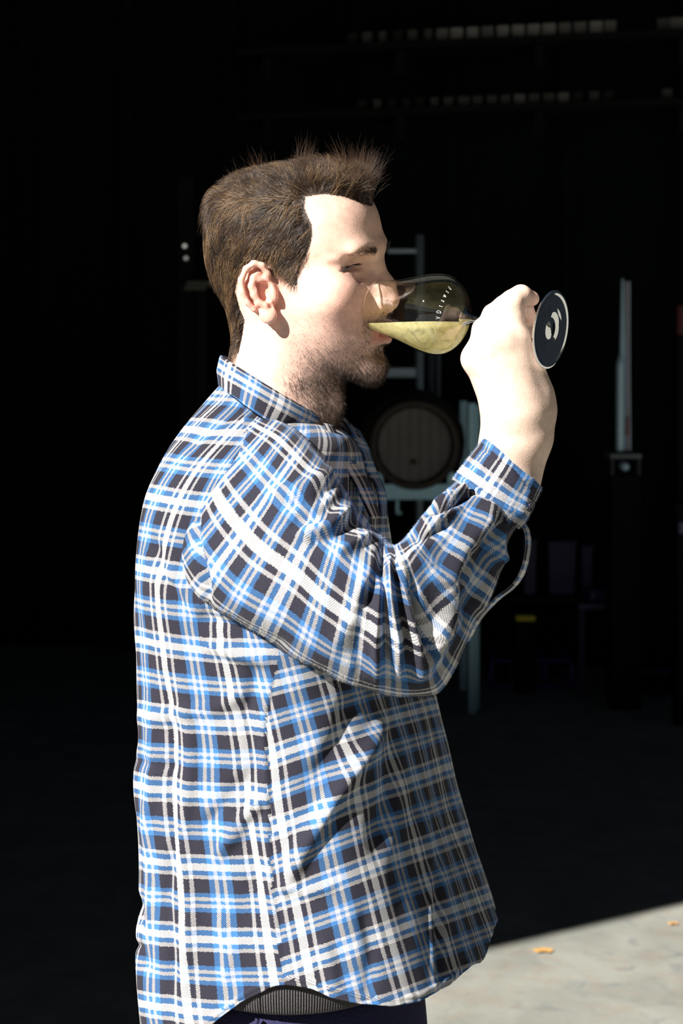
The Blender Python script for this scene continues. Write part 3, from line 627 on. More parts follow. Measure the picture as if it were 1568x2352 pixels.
# ears: shaped in the plane seen by the camera, mirrored for the other side
EA = w2h(P(604, 669, -0.067))
def epts(u, v, w=0.0, s=-1):
    d = (np.array([u, -w, v])/1000)@HR/HSC; p = EA+d
    return p if s < 0 else p*[1, -1, 1]
ER = HR.T@np.array([[1, 0, 0], [0, 0, -1.0], [0, 1, 0]])          # local (u,v,w) -> canonical
for s in (-1, 1):
    E = lambda u, v, w=0.0: epts(u, v, w, s)
    fl = np.diag([1, 1.0 if s < 0 else -1.0, 1])
    def er(a):
        c, q = math.cos(math.radians(a)), math.sin(math.radians(a)); return fl@ER@np.array([[c, -q, 0], [q, c, 0], [0, 0, 1]])
    hf.ell(E(-4, 1, -3), mm_(16, 29, 4.5), 0.006, rot=er(14))
    hf.cap(E(2, -2, -14), E(0, 0, -4), 0.012, 0.013, 0.006)
    hf.ell(E(-9.5, 6, 1.5), mm_(10, 20, 3.2), 0.003, 'sub', rot=er(14))
    hf.chain([E(4, 8, 0), E(5, 17, 2), E(-1, 25.5, 4), E(-9, 27.5, 5), E(-16.5, 22, 5.5), E(-21.5, 11, 5.5), E(-20, -1, 5), E(-15, -12, 4), E(-8.5, -19, 3)], [.0026, .003, .0033, .0034, .0034, .0033, .003, .0028, .003], 0.003)
    hf.ell(E(5.5, -24, 1.5), mm_(9, 9.5, 5), 0.006, rot=er(20))
    hf.ell(E(2.5, -1, 4), mm_(7.5, 12, 7.5), 0.003, 'sub', rot=er(10))
    hf.chain([E(-5, 18, 1), E(-9.5, 14, 3.2), E(-11.5, 5, 4.2), E(-9, -4, 4), E(-4, -12, 3.5), E(3.5, -15, 3.5)], [.0028, .0032, .0034, .0032, .003, .0034], 0.003)
    hf.chain([E(-9, 12, 3), E(-3, 11.5, 2), E(2, 12, 1)], [.003, .0026, .002], 0.003)
    hf.ell(E(11.2, -4, 2), mm_(4, 7.5, 4.2), 0.004, rot=er(14))
    hf.ell(E(9, -14, 4), mm_(3.5, 4, 3.5), 0.002, 'sub')
HV, HQ = hf.mesh(); del F, Rr, ang, rho, ia, a0, fa
HV = smooth_mesh(HV, HQ, 3, 0.5)
HN = vnormals(HV, HQ)
HW = h2w(HV); HNW = HN@HR.T

# pigment of the head (base colour, with shade painted at the eyelids)
def sstep(a, b, x): t = np.clip((x-a)/(b-a), 0, 1); return t*t*(3-2*t)
def blob(c, r): return np.exp(-(((HV*[1, 1, 1]-np.array(mm_(*c)))*1000/np.array(r))**2).sum(1))
Vs = HV.copy(); Vs[:, 1] = -np.abs(Vs[:, 1])                      # mirrored onto the near side
HP = PX(h2w(Vs))
def inpoly(p, poly):
    poly = np.asarray(poly, float); x, y = p[:, 0], p[:, 1]; r = np.zeros(len(p), bool); j = len(poly)-1
    for i in range(len(poly)):
        xi, yi = poly[i]; xj, yj = poly[j]
        r ^= ((yi > y) != (yj > y)) & (x < (xj-xi)*(y-yi)/(yj-yi+1e-12)+xi); j = i
    return r
HAIRPOLY = [(868, 470), (850, 474), (826, 466), (790, 452), (745, 446), (702, 452), (700, 480), (716, 515), (716, 552), (702, 588), (687, 618), (682, 656), (668, 656), (654, 640), (641, 612),
            (615, 598), (575, 598), (548, 625), (540, 670), (552, 712), (562, 735), (556, 775), (548, 812), (532, 812), (430, 812), (430, 300), (905, 300), (905, 440)]
SCALP = inpoly(HP, HAIRPOLY)
x_, y_, z_ = HV.T*1000
ear_d = np.minimum(np.linalg.norm(HV-EA, axis=1), np.linalg.norm(HV-EA*[1, -1, 1], axis=1))*1000
SCALP &= ~((ear_d < 34) & (np.abs(HN[:, 1]) > -1) & (np.abs(y_) > 76))
tint = np.tile(np.array([0.75, 0.49, 0.385]), (len(HV), 1))
def mixc(w, c):
    global tint
    tint = tint*(1-w[:, None])+np.array(c)*w[:, None]
cheek = np.clip(blob((75, -48, -38), (30, 24, 28))+blob((75, 48, -38), (30, 24, 28)), 0, 1)
mixc(0.75*cheek, (0.70, 0.355, 0.29)); mixc(0.55*blob((112, 0, -36), (16, 20, 18)), (0.68, 0.40, 0.33))
mixc(0.85*np.exp(-(ear_d/30)**4)*(np.abs(y_) > 64), (0.74, 0.36, 0.28))
jaw = sstep(-30, -95, z_-0.35*(60-x_)*0.4)*sstep(-20, 25, x_)
BEARD = np.clip(jaw, 0, 1)*(z_ < -42)
mixc(0.50*BEARD, (0.34, 0.225, 0.19))
lipz = np.where(np.abs(y_) < 30, np.exp(-((z_+74)/9.0)**4), 0)*sstep(80, 88, x_)*sstep(30, 24, np.abs(y_))
mixc(0.9*lipz, (0.48, 0.19, 0.17))
lid = np.clip(np.exp(-((z_-0.8)/3.2)**2-((np.abs(y_)-38)/16)**4)*(x_ > 60), 0, 1); mixc(0.75*lid, (0.22, 0.10, 0.08))  # eye slit and lid crease: shade put into the skin colour
mixc(0.35*np.exp(-((z_+8)/7)**2-((np.abs(y_)-37)/18)**4)*(x_ > 60), (0.50, 0.29, 0.24))
mixc(0.97*SCALP, (0.03, 0.02, 0.014))
HTINT = tint
# ------------------------------------------------------------------ hand and wrist (world frame, built around photo landmarks at their depth)
YH = -0.150                                    # depth of the back of the hand
def hp(px, py, d=0.0): return P(px, py, YH+d/1000)
nf = Field(P(985, 1290, YH)-[0, 0.085, 0], P(1345, 620, YH)+[0, 0.105, 0], 0.0013)
nf.cap(hp(1140, 1130, 20), hp(1170, 1030, 14), 0.029, 0.027, 0.01)                 # forearm
nf.cap(hp(1180, 1085, 25), hp(1200, 1010, 22), 0.026, 0.0255, 0.02)
nf.cap(hp(1075, 1260, 10), hp(1140, 1130, 20), 0.032, 0.029, 0.02)
nf.cap(hp(1172, 1000, 12), hp(1178, 955, 10), 0.0235, 0.025, 0.02)                 # wrist
nf.cap(hp(1205, 985, 20), hp(1212, 935, 22), 0.0235, 0.0235, 0.018)
# metacarpals: four rays fanning to the knuckles
KN = [(1093, 824, 4), (1126, 792, -3), (1156, 778, -2), (1184, 776, 4)]
WR = [(1160, 955, 8), (1172, 950, 4), (1186, 945, 5), (1200, 940, 10)]
for (a, b, r0, r1) in zip(WR, KN, (0.018, 0.018, 0.018, 0.018), (0.0125, 0.013, 0.0125, 0.0115)):
    nf.cap(hp(*a), hp(*b), r0, r1, 0.016)
nf.cap(hp(1195, 935, 28), hp(1150, 830, 22), 0.021, 0.017, 0.014)                  # palm
nf.cap(hp(1226, 940, 24), hp(1208, 850, 20), 0.0190, 0.0150, 0.014)                # heel of the palm
nf.cap(hp(1226, 900, 22), hp(1196, 800, 14), 0.0150, 0.0100, 0.012)
for (a) in KN: nf.ell(hp(a[0]-2, a[1]+2, a[2]-2), (0.0125, 0.011, 0.0125), 0.008)   # knuckles
F_R = 0.0088
def finger(pts, rs, k=0.0022): nf.chain([hp(*p) for p in pts], rs, k)
finger([(1097, 818, 4), (1110, 756, 10), (1136, 738, 34), (1170, 752, 46)], [0.0125, 0.0098, 0.0092, 0.0080], 0.006)       # index
finger([(1126, 792, -1), (1134, 724, 6), (1166, 722, 36), (1192, 752, 47)], [0.0125, 0.0102, 0.0095, 0.0080], 0.006)       # middle
finger([(1156, 778, 0), (1160, 704, 4), (1200, 706, 34), (1222, 742, 44)], [0.0120, 0.0100, 0.0090, 0.0078], 0.006)       # ring
finger([(1180, 776, 3), (1178, 690, -2), (1196, 678, 4), (1221, 686, 14)], [0.0118, 0.0098, 0.0092, 0.0074], 0.005)        # little finger
finger([(1150, 905, 30), (1128, 830, 52), (1172, 775, 66), (1238, 744, 62)], [0.0185, 0.0140, 0.0112, 0.0088], 0.008)      # thumb, behind the stem
for (x0, y0, x1, y1) in ((1093, 838, 1160, 945), (1120, 815, 1172, 945), (1152, 805, 1186, 940)):                          # tendons
    nf.cap(hp(x0, y0, -9), hp(x1, y1, -9), 0.0022, 0.0016, 0.006)
NV, NQ = nf.mesh(); NV = smooth_mesh(NV, NQ, 3, 0.5)
NTINT = np.tile(np.array([0.74, 0.54, 0.43]), (len(NV), 1))
tips = np.stack([hp(1170, 752, 46), hp(1192, 752, 47), hp(1222, 742, 44), hp(1221, 686, 14), hp(1238, 744, 62), hp(1225, 720, 40)])
wt_ = np.exp(-(np.linalg.norm(NV[:, None]-tips[None], axis=2).min(1)/0.018)**2)[:, None]
NTINT = NTINT*(1-0.6*wt_)+np.array([0.72, 0.40, 0.32])*0.6*wt_

# ------------------------------------------------------------------ the rest of the body, coarse because clothing covers it
FEET_Z = 0.0
bf = Field((-0.45, -0.40, 0.02), (0.32, 0.42, 1.56), 0.010)
tc_ = P(640, 1500, 0.0)[0]
bf.ell((tc_-0.01, 0, 1.28), (0.105, 0.135, 0.22), 0.03); bf.ell((tc_+0.005, 0, 1.05), (0.110, 0.125, 0.18), 0.04); bf.ell((tc_-0.01, 0, 0.92), (0.090, 0.120, 0.12), 0.03)
bf.cap((-0.08, 0, 1.53), (tc_-0.01, 0, 1.40), 0.05, 0.09, 0.05)
for s in (-1, 1):
    bf.cap((tc_, s*0.085, 0.86), (tc_-0.005+0.02*s, s*0.10, 0.50), 0.070, 0.052, 0.03); bf.cap((tc_-0.005+0.02*s, s*0.10, 0.50), (tc_-0.03+0.02*s, s*0.105, 0.10), 0.054, 0.036, 0.02)
    bf.cap((tc_-0.03+0.02*s, s*0.105, 0.075), (tc_+0.12+0.02*s, s*0.115, 0.052), 0.036, 0.028, 0.02)
SH = P(520, 1130, -0.10); EL = P(950, 1480, -0.19)
bf.cap(SH, EL, 0.042, 0.038, 0.02); bf.cap(EL, hp(1075, 1260, 10), 0.038, 0.032, 0.02)
bf.cap((tc_-0.02, 0.17, 1.40), (tc_-0.04, 0.225, 1.12), 0.050, 0.042, 0.03); bf.cap((tc_-0.04, 0.225, 1.12), (tc_+0.03, 0.185, 0.90), 0.040, 0.030, 0.02)
BV, BQ = bf.mesh(); BV = smooth_mesh(BV, BQ, 2)

# ------------------------------------------------------------------ person and body
px0 = float(tc_); person = empty('person', (px0, 0.0, 0.0))
tag(person, 'man in blue and white checked flannel shirt drinking white wine in the sun', 'person')
PO = np.array([px0, 0, 0])
def pmesh(name, V, Q, m, parent=person, **kw): return np_mesh(name, V-PO, Q, m, parent, **kw)
n1, n2 = len(HW), len(NV)
body = pmesh('body', np.vstack([HW, NV, BV]), np.vstack([HQ, NQ+n1, BQ+n1+n2]), M_SKIN, attrs={'tint': np.vstack([HTINT, NTINT, np.tile([0.62, 0.44, 0.35], (len(BV), 1))])})
M_EYE = mat('eye', (0.8, 0.76, 0.72), 0.08); N_, L_, b_ = nodes(M_EYE)
at = N_.new('ShaderNodeVertexColor'); at.layer_name = 'tint'; L_.new(at.outputs['Color'], b_.inputs['Base Color'])
for s in (-1, 1):
    bm = bmesh.new(); bmesh.ops.create_uvsphere(bm, u_segments=48, v_segments=32, radius=0.0118); V = np.array([v.co for v in bm.verts]); bm.verts.index_update()
    F = [[v.index for v in f.verts] for f in bm.faces]; bm.free(); d = V/np.linalg.norm(V, axis=1)[:, None]
    look = np.array([0.97, -0.20*1.0, -0.06]); look /= np.linalg.norm(look); c = d@look
    col = np.where((c > 0.965)[:, None], [0.01, 0.01, 0.01], np.where((c > 0.86)[:, None], [0.10, 0.075, 0.05], [0.62, 0.55, 0.52]))
    F = np.array([f if len(f) == 4 else [f[0], f[1], f[2], f[2]] for f in F]); tri = F[:, 2] == F[:, 3]
    F = np.concatenate([F[~tri][:, [0, 1, 2]], F[~tri][:, [0, 2, 3]], F[tri][:, :3]])
    W = h2w(V+np.array(mm_(64.5, s*36, 1.5)))
    e = pmesh('eyeball', W, F, M_EYE, attrs={'tint': col})

# ------------------------------------------------------------------ hair strands
def strands(name, roots, dirs, length, bend, rad, cols, seg=5, label=None, wob=0.18, hug=None):
    """thin three-sided tapering strands; roots, dirs, bend (n,3); length, rad (n,)"""
    n = len(roots); t = np.linspace(0, 1, seg+1)
    d0 = dirs/np.linalg.norm(dirs, axis=1)[:, None]; p = roots.copy(); pts = [p]
    d = d0.copy(); wv = rng.normal(size=(n, 3))*wob
    for i in range(seg):
        d = d+bend/seg+wv/seg*np.sin(i*1.3+1); d /= np.linalg.norm(d, axis=1)[:, None]; p = p+d*(length/seg)[:, None]; pts.append(p)
    pts = np.stack(pts, 1)                                       # n, seg+1, 3
    if hug is not None: pts = hug(pts)
    u = np.cross(d0, rng.normal(size=(n, 3))); u /= np.linalg.norm(u, axis=1)[:, None]; w = np.cross(d0, u)
    r = rad[:, None]*(1-0.85*t[None]**1.5)
    V = np.stack([pts+r[..., None]*(math.cos(a)*u+math.sin(a)*w)[:, None] for a in (0, 2.0944, 4.18879)], 2)   # n, seg+1, 3, 3
    base = (np.arange(n)*(seg+1)*3)[:, None]; Q = []
    for i in range(seg):
        for j in range(3):
            Q.append(base+np.array([[i*3+j, i*3+(j+1) % 3, (i+1)*3+(j+1) % 3, (i+1)*3+j]]))
    Q = np.stack(Q, 1).reshape(-1, 4)
    C = np.repeat(cols, (seg+1)*3, axis=0)
    o = pmesh(name, V.reshape(-1, 3), Q, M_HAIR, attrs={'tint': C}); o['kind'] = 'stuff'
    if label: o['label'] = label
    return o
def pick(mask_w, n):
    e1 = HW[HQ[:, 1]]-HW[HQ[:, 0]]; e2 = HW[HQ[:, 3]]-HW[HQ[:, 0]]; A = np.linalg.norm(np.cross(e1, e2), axis=1)
    w = A*mask_w[HQ].min(1); cw = np.cumsum(w); i = np.searchsorted(cw, rng.random(n)*cw[-1]); i = np.clip(i, 0, len(HQ)-1)
    a, b = rng.random((2, n, 1)); q = HQ[i]
    can = (HV[q[:, 0]]*(1-a)+HV[q[:, 1]]*a)*(1-b)+(HV[q[:, 3]]*(1-a)+HV[q[:, 2]]*a)*b
    return can, HN[q[:, 0]]
def noise3(p, seed, sc):
    r = np.random.default_rng(seed); v = np.zeros((len(p), 3))
    for _ in range(6):
        k = r.normal(size=3)*sc; v += np.sin(p@k+r.random()*6.28)[:, None]*r.normal(size=3)
    return v/2.4
def head_dist(c):
    s = hf; n = np.array(s.F.shape); g = (c-s.lo)/s.h; i = np.clip(g.astype(int), 1, n-3); f = np.clip(g-i, 0, 1)
    def tri(o):
        v = 0
        for a in (0, 1):
            for b in (0, 1):
                for k in (0, 1):
                    w = (f[:, 0] if a else 1-f[:, 0])*(f[:, 1] if b else 1-f[:, 1])*(f[:, 2] if k else 1-f[:, 2])
                    v = v+w*s.F[i[:, 0]+a+o[0], i[:, 1]+b+o[1], i[:, 2]+k+o[2]]
        return v
    F0 = tri((0, 0, 0)); G = np.stack([tri((1, 0, 0))-tri((-1, 0, 0)), tri((0, 1, 0))-tri((0, -1, 0)), tri((0, 0, 1))-tri((0, 0, -1))], 1)/(2*s.h)
    gl = np.linalg.norm(G, axis=1)+1e-6; return F0/gl, G/gl[:, None]
HC0 = np.array([0.0, 0, 0.02]); _q = HV-HC0; _r = np.linalg.norm(_q, axis=1); _m = (HV[:, 2] > 0.024) & (ear_d > 45)
_ia = ((np.degrees(np.arctan2(_q[:, 1], _q[:, 0]))+180)/4).astype(int) % 90; _ie = np.clip(np.degrees(np.arcsin(_q[:, 2]/_r))/4, 0, 22).astype(int)
STAB = np.zeros((90, 23)); _c = np.zeros((90, 23)); np.add.at(STAB, (_ia[_m], _ie[_m]), _r[_m]); np.add.at(_c, (_ia[_m], _ie[_m]), 1)
STAB = np.where(_c > 0, STAB/np.maximum(_c, 1), (STAB.sum(0)/np.maximum(_c.sum(0), 1))[None])
STAB[:, 0] = STAB[:, 1]
def sph_dist(c):
    q = c-HC0; r = np.linalg.norm(q, axis=1); a = (np.degrees(np.arctan2(q[:, 1], q[:, 0]))+180)/4-0.5; e = np.clip(np.degrees(np.arcsin(np.clip(q[:, 2]/r, -1, 1)))/4-0.5, 0, 21.999)
    ia = np.floor(a).astype(int); fa = a-ia; ie = e.astype(int); fe = e-ie; i0 = ia % 90; i1 = (ia+1) % 90
    R = (STAB[i0, ie]*(1-fa)+STAB[i1, ie]*fa)*(1-fe)+(STAB[i0, ie+1]*(1-fa)+STAB[i1, ie+1]*fa)*fe
    return r-R, q/r[:, None]
def hugger(cap, lay):
    def f(pts):
        n, m, _ = pts.shape; t = np.linspace(0, 1, m)[None]
        for _ in range(2):
            c = w2h(pts.reshape(-1, 3)); d, g = head_dist(c); d2, g2 = sph_dist(c); w_ = sstep(0.030, 0.055, c[:, 2]); d = d*(1-w_)+d2*w_; g = g*(1-w_)[:, None]+g2*w_[:, None]; lo = (lay[:, None]*np.minimum(t*3, 1)).ravel()-0.0006; hi = (cap[:, None]*np.minimum(t*2.2, 1)).ravel()+0.0015
            mv = np.where(d < lo, lo-d, np.where(d > hi, (hi-d)*0.8, 0)); c = c+g*mv[:, None]; pts = h2w(c).reshape(n, m, 3)
        return pts
    return f
NH = 42000
can, nrm = pick(SCALP.astype(float), NH)
xm, ym, zm = (can*1000).T
top = sstep(62, 90, zm)[:, None]; front = sstep(0, 75, xm)[:, None]; backw = sstep(-10, -70, xm)[:, None]
side = np.array([-0.62, 0, -0.78]); d_side = np.tile(side, (NH, 1)); d_back = np.array([-0.15, 0, -1.0])
d_top = np.array([-0.55, 0.0, 0.35])*(1-front)+np.array([0.55, -0.12, 0.85])*front
comb = (d_side*(1-backw)+d_back*backw)*(1-top)+d_top*top
hl = sstep(46, 62, zm)[:, None]*sstep(30, 60, xm)[:, None]*(1-top)     # front hairline: lifts up and forward
comb = comb*(1-hl)+np.array([0.30, -0.1, 0.95])*hl
sb = ((xm > 10) & (zm < 10))[:, None]*1.0; comb = comb*(1-sb)+np.array([-0.12, 0, -1.0])*sb
clump = noise3(can, 3, 120)*0.55+noise3(can, 4, 330)*0.45; clump -= nrm*(clump*nrm).sum(1)[:, None]*0.75
comb = comb-nrm*(comb*nrm).sum(1)[:, None]*0.85
lift = 0.13+0.07*top[:, 0]+0.42*(top*front)[:, 0]+0.15*hl[:, 0]
d = comb+nrm*lift[:, None]+clump*(0.30+0.25*top)+rng.normal(size=(NH, 3))*0.10
ln = 0.012+0.009*sstep(-60, 30, zm)+0.003*top[:, 0]+0.007*(top*front)[:, 0]
ln = ln*(1-0.45*sb[:, 0])*(0.75+0.5*rng.random(NH))*(1+0.35*np.clip(noise3(can, 9, 200)[:, 0], -1, 1.6))
ln = np.clip(ln, 0.005, 0.05)
hc = np.array([0.042, 0.023, 0.014])*(0.3+1.3*rng.random((NH, 1)))*(1+0.5*np.clip(noise3(can, 12, 160)[:, :1], -0.8, 1.2))
gold = (rng.random((NH, 1)) < 0.25*(1+1.2*np.clip(noise3(can, 31, 260)[:, :1], -0.9, 1))); hc = np.where(gold, np.array([0.24, 0.145, 0.070])*(0.7+0.6*rng.random((NH, 1))), hc)
bend = -nrm*0.45*(1-0.6*top*front)+noise3(can, 21, 260)*0.30
RW = lambda v: v@HR.T
strands('hair', h2w(can-nrm*0.001), RW(d), ln, RW(bend), 0.00013*(0.7+0.7*rng.random(NH)), hc, 6, 'short tousled brown hair, lifted at the front', hug=hugger(0.0065+0.003*top[:, 0]+0.016*(top*front)[:, 0]*rng.random(NH)+0.004*hl[:, 0]+0.003*rng.random(NH), 0.0012+0.0048*rng.random(NH)))
# a few standing tufts at the crown and the fringe
tr, td, tl, tb_, tcx = [], [], [], [], []
for (px, py, dx, dy, L_) in ((690, 400, 0.25, 1.0, 0.036), (800, 392, -0.35, 1.0, 0.042), (830, 400, 0.02, 1.0, 0.042), (862, 425, 0.25, 1.0, 0.044), (872, 440, 0.45, 1.0, 0.036), (850, 412, 0.10, 1.0, 0.044), (560, 430, -0.5, 0.8, 0.024), (600, 405, -0.2, 0.9, 0.026)):
    q = np.argmin(np.abs(HP-[px, py]).sum(1)+1000*(HV[:, 1] > 0)); n = 150 if L_ > 0.03 else 70
    tr.append(HV[q]+rng.normal(size=(n, 3))*0.0062); dd_ = w2h(np.array([dx, -0.15, dy])+HT)-w2h(HT); td.append(np.tile(dd_, (n, 1))+rng.normal(size=(n, 3))*0.17); tl.append(L_*(0.45+0.6*rng.random(n)))
tr = np.vstack(tr); td = np.vstack(td); tl = np.concatenate(tl); n = len(tr)
strands('hair_tuft', h2w(tr), RW(td), tl, RW(noise3(tr, 5, 200)*0.3)-np.array([0, 0, 0.25]), np.full(n, 0.00011), np.array([0.09, 0.05, 0.03])*(0.5+0.9*rng.random((n, 1))), 5, 'tufts standing up along the top')

# beard: density by region, short strands pointing down
xb, yb, zb_ = HV.T*1000; ay = np.abs(yb)
HPn = HP
under = sstep(-100, -122, zb_)*(xb > -5)
jl = sstep(-58, -104, zb_)*sstep(8, 40, xb)
chin = np.exp(-((zb_+112)/17)**2-((ay)/30)**2)*(xb > 60)
must = np.exp(-((zb_+60)/6.0)**2-((ay-14)/14)**2)*(xb > 80)+0.9*np.exp(-((zb_+72)/10)**2-((ay-31)/5)**2)*(xb > 70)
cheekb = 0.10*sstep(-30, -70, zb_)*sstep(14, 34, xb)
w = cheekb+0.42*jl+1.0*chin+1.3*must+1.0*under*sstep(0, 35, xb)
w *= (1-np.clip(lipz*1.6, 0, 1))*(zb_ > -178)*(HV[:, 0] > 0.0)*(ear_d > 42)
w *= np.where(HPn[:, 1] > 905, np.where(HPn[:, 0] > 715, 0.9, 0.3), 1.0)  # denser throat strands darken the neck in place of the jaw's shadow
NB = 20000
can, nrm = pick(np.clip(w, 0, 1), NB); xm, ym, zm = (can*1000).T
dn = np.array([0.15, 0, -1.0])+np.zeros((NB, 3)); mus = (np.abs(zm+60) < 9) & (xm > 84) & (np.abs(ym) < 28)
dn[mus] = np.stack([np.full(mus.sum(), 0.35), np.sign(ym[mus])*0.45, np.full(mus.sum(), -0.85)], 1)
dn = dn-nrm*(dn*nrm).sum(1)[:, None]*0.7
d = dn+nrm*0.55+rng.normal(size=(NB, 3))*0.35
ln = (0.0028+0.0032*sstep(-80, -112, zm)+0.0036*mus)*(0.6+0.8*rng.random(NB)); 
bc_ = np.array([0.040, 0.025, 0.018])*(0.4+1.2*rng.random((NB, 1))); g = rng.random((NB, 1)) < 0.14; bc_ = np.where(g, np.array([0.28, 0.20, 0.14]), bc_)
strands('beard', h2w(can-nrm*0.0004), RW(d), ln, RW(-nrm*0.2), np.full(NB, 0.000105), bc_, 3, 'short stubbly brown beard and moustache')
# eyebrows and lashes
w = np.exp(-((zb_-(15.0+2.0*np.sin((ay-12)/14)))/3.4)**2)*((ay > 13) & (ay < 50) & (xb > 62))*np.interp(ay, [12, 20, 36, 50], [1.0, 1.0, 0.5, 0.08])
NE = 1400; can, nrm = pick(np.clip(w, 0, 1)*(w > 0.05), NE); ym = can[:, 1]
d = np.stack([np.full(NE, 0.05), np.sign(ym)*0.9, np.full(NE, 0.30)], 1)+nrm*0.25+rng.normal(size=(NE, 3))*0.16
strands('eyebrows', h2w(can-nrm*0.0003), RW(d), 0.008*(0.6+0.6*rng.random(NE)), RW(-nrm*0.3), np.full(NE, 0.00011), np.array([0.045, 0.028, 0.018])*(0.5+rng.random((NE, 1))), 3)
nl = 240; yy = np.concatenate([rng.uniform(22, 54, nl//2), -rng.uniform(22, 54, nl//2)]); xx = 82-((np.abs(yy)-27)/27).clip(0)**2*12
rt = np.stack([xx, yy, 4.2-((np.abs(yy)-38)/16).clip(0)*5.0], 1)/1000; d = np.stack([np.full(nl, 0.9), np.sign(yy)*0.35, np.full(nl, -0.35)], 1)+rng.normal(size=(nl, 3))*0.1
strands('eyelashes', h2w(rt), RW(d), np.full(nl, 0.0075), RW(np.tile([0, 0, 0.4], (nl, 1))), np.full(nl, 0.00009), np.tile([0.012, 0.009, 0.008], (nl, 1)), 3)
# ------------------------------------------------------------------ folds drawn as polylines over the cloth, in photo coordinates
def seg_dist(p, poly):
    poly = np.asarray(poly, float); best = np.full(len(p), 1e9); side_ = np.zeros(len(p)); tt = np.zeros(len(p)); L = 0; seg = np.linalg.norm(np.diff(poly, axis=0), axis=1); tot = seg.sum()
    for i in range(len(poly)-1):
        a, b = poly[i], poly[i+1]; ab = b-a; t = np.clip(((p-a)@ab)/(ab@ab), 0, 1); q = p-a-t[:, None]*ab; d = np.linalg.norm(q, axis=1); m = d < best
        best = np.where(m, d, best); side_ = np.where(m, ab[0]*q[:, 1]-ab[1]*q[:, 0], side_); tt = np.where(m, (L+t*seg[i])/tot, tt); L += seg[i]
    return best, side_, tt
def folds(px, lst):
    D = np.zeros(len(px))
    for poly, amp, w in lst:
        d, s_, t = seg_dist(px, poly); env = np.clip(np.minimum(t, 1-t)*5+0.25, 0, 1)
        D += amp/1000*np.exp(-(d/w)**2)*env
    return D
def grid_quads(nr, nc, wrap=True):
    i, j = np.meshgrid(np.arange(nr-1), np.arange(nc if wrap else nc-1), indexing='ij'); j2 = (j+1) % nc if wrap else j+1
    return np.stack([i*nc+j, i*nc+j2, (i+1)*nc+j2, (i+1)*nc+j], -1).reshape(-1, 4)
def se(c, p): return np.sign(c)*np.abs(c)**p

# ------------------------------------------------------------------ shirt: torso
TL = [(522, 872), (480, 918), (418, 992), (374, 1062), (336, 1150), (316, 1290), (312, 1450), (318, 1620), (306, 1735), (318, 1890), (307, 2060), (305, 2170), (320, 2270), (325, 2360), (327, 2450)]
TR = [(742, 978), (770, 985), (812, 1012), (845, 1060), (880, 1150), (900, 1290), (945, 1450), (993, 1620), (1018, 1735), (1054, 1890), (1108, 2060), (1146, 2175), (1168, 2280), (1172, 2370), (1172, 2450)]
TB = [.060, .083, .145, .182, .190, .188, .186, .184, .184, .186, .190, .194, .196, .197, .198]
TI = np.arange(len(TL), dtype=float)
HEM = [(290, 2442), (400, 2425), (440, 2390), (480, 2358), (520, 2325), (560, 2299), (600, 2276), (628, 2265), (655, 2262), (690, 2266), (720, 2272), (760, 2290), (800, 2300), (830, 2305), (900, 2310), (960, 2300), (1030, 2262), (1075, 2218), (1105, 2208), (1125, 2200), (1145, 2196), (1180, 2190)]
HX = [h[0] for h in HEM]; HYv = [h[1] for h in HEM]
NPH, NROW = 460, 420
phi = np.linspace(0, 2*np.pi, NPH, endpoint=False)             # 0 front, 90 deg faces the camera, 180 back
PSI = math.radians(19)
def torso_pt(t, ph):
    """rounded-box ring turned PSI towards the camera, fitted between the left and right outline"""
    L = cr(TI, TL, t); R = cr(TI, TR, t); b = cr(TI, TB, t)
    g = np.clip((t-1.0)/4.0, 0, 1); ps = PSI*g; p = 0.92-0.30*g; yl = -0.10*g; yr = 0.05*g; n = 2/p; q = n/(n-1)
    xl = (L[..., 0]-CX)*(CAM_D+yl)/FPX; xr = (R[..., 0]-CX)*(CAM_D+yr)/FPX; h = (xr-xl)/2
    a = np.maximum(h**q-(b*np.sin(ps))**q, (0.4*h)**q)**(1/q)/np.cos(ps)
    cs = np.sign(np.cos(ph))*np.abs(np.cos(ph))**p; sn = np.sign(np.sin(ph))*np.abs(np.sin(ph))**p
    x = a*cs*np.cos(ps)-b*sn*np.sin(ps); y = -a*cs*np.sin(ps)-b*sn*np.cos(ps)
    zc = CAM_Z-((L[..., 1]+R[..., 1])/2-HY)*CAM_D/FPX; zs = -((R[..., 1]-L[..., 1])/2)*CAM_D/FPX
    return np.stack([(xl+xr)/2+x, y, zc+zs*x/h], -1)
tden = np.linspace(0, 14, 1500); th = np.zeros(NPH)
for j, p_ in enumerate(phi):
    pj = p_ if p_ <= np.pi else 2*np.pi-p_
    W = torso_pt(tden, np.full(len(tden), pj)); q = PX(W); hem = np.interp(q[:, 0], HX, HYv)
    k = np.argmax((q[:, 1] > hem) & (tden > 9)); th[j] = tden[k] if q[k, 1] > hem[k] else 14
th = (np.roll(th, 1)+th*2+np.roll(th, -1))/4
fr_ = np.linspace(0, 1, NROW); TT = fr_[:, None]*th[None]
PHI = np.broadcast_to(phi, TT.shape)
TW = torso_pt(TT, PHI).reshape(-1, 3)
TQ = grid_quads(NROW, NPH)[:, ::-1]
def frame_px(W):                               # photo coordinates of the cloth before folding
    return PX(W)
tp = frame_px(TW); near = np.clip(np.sin(PHI).ravel()*3+0.15, 0, 1)
TN = vnormals(TW, TQ)
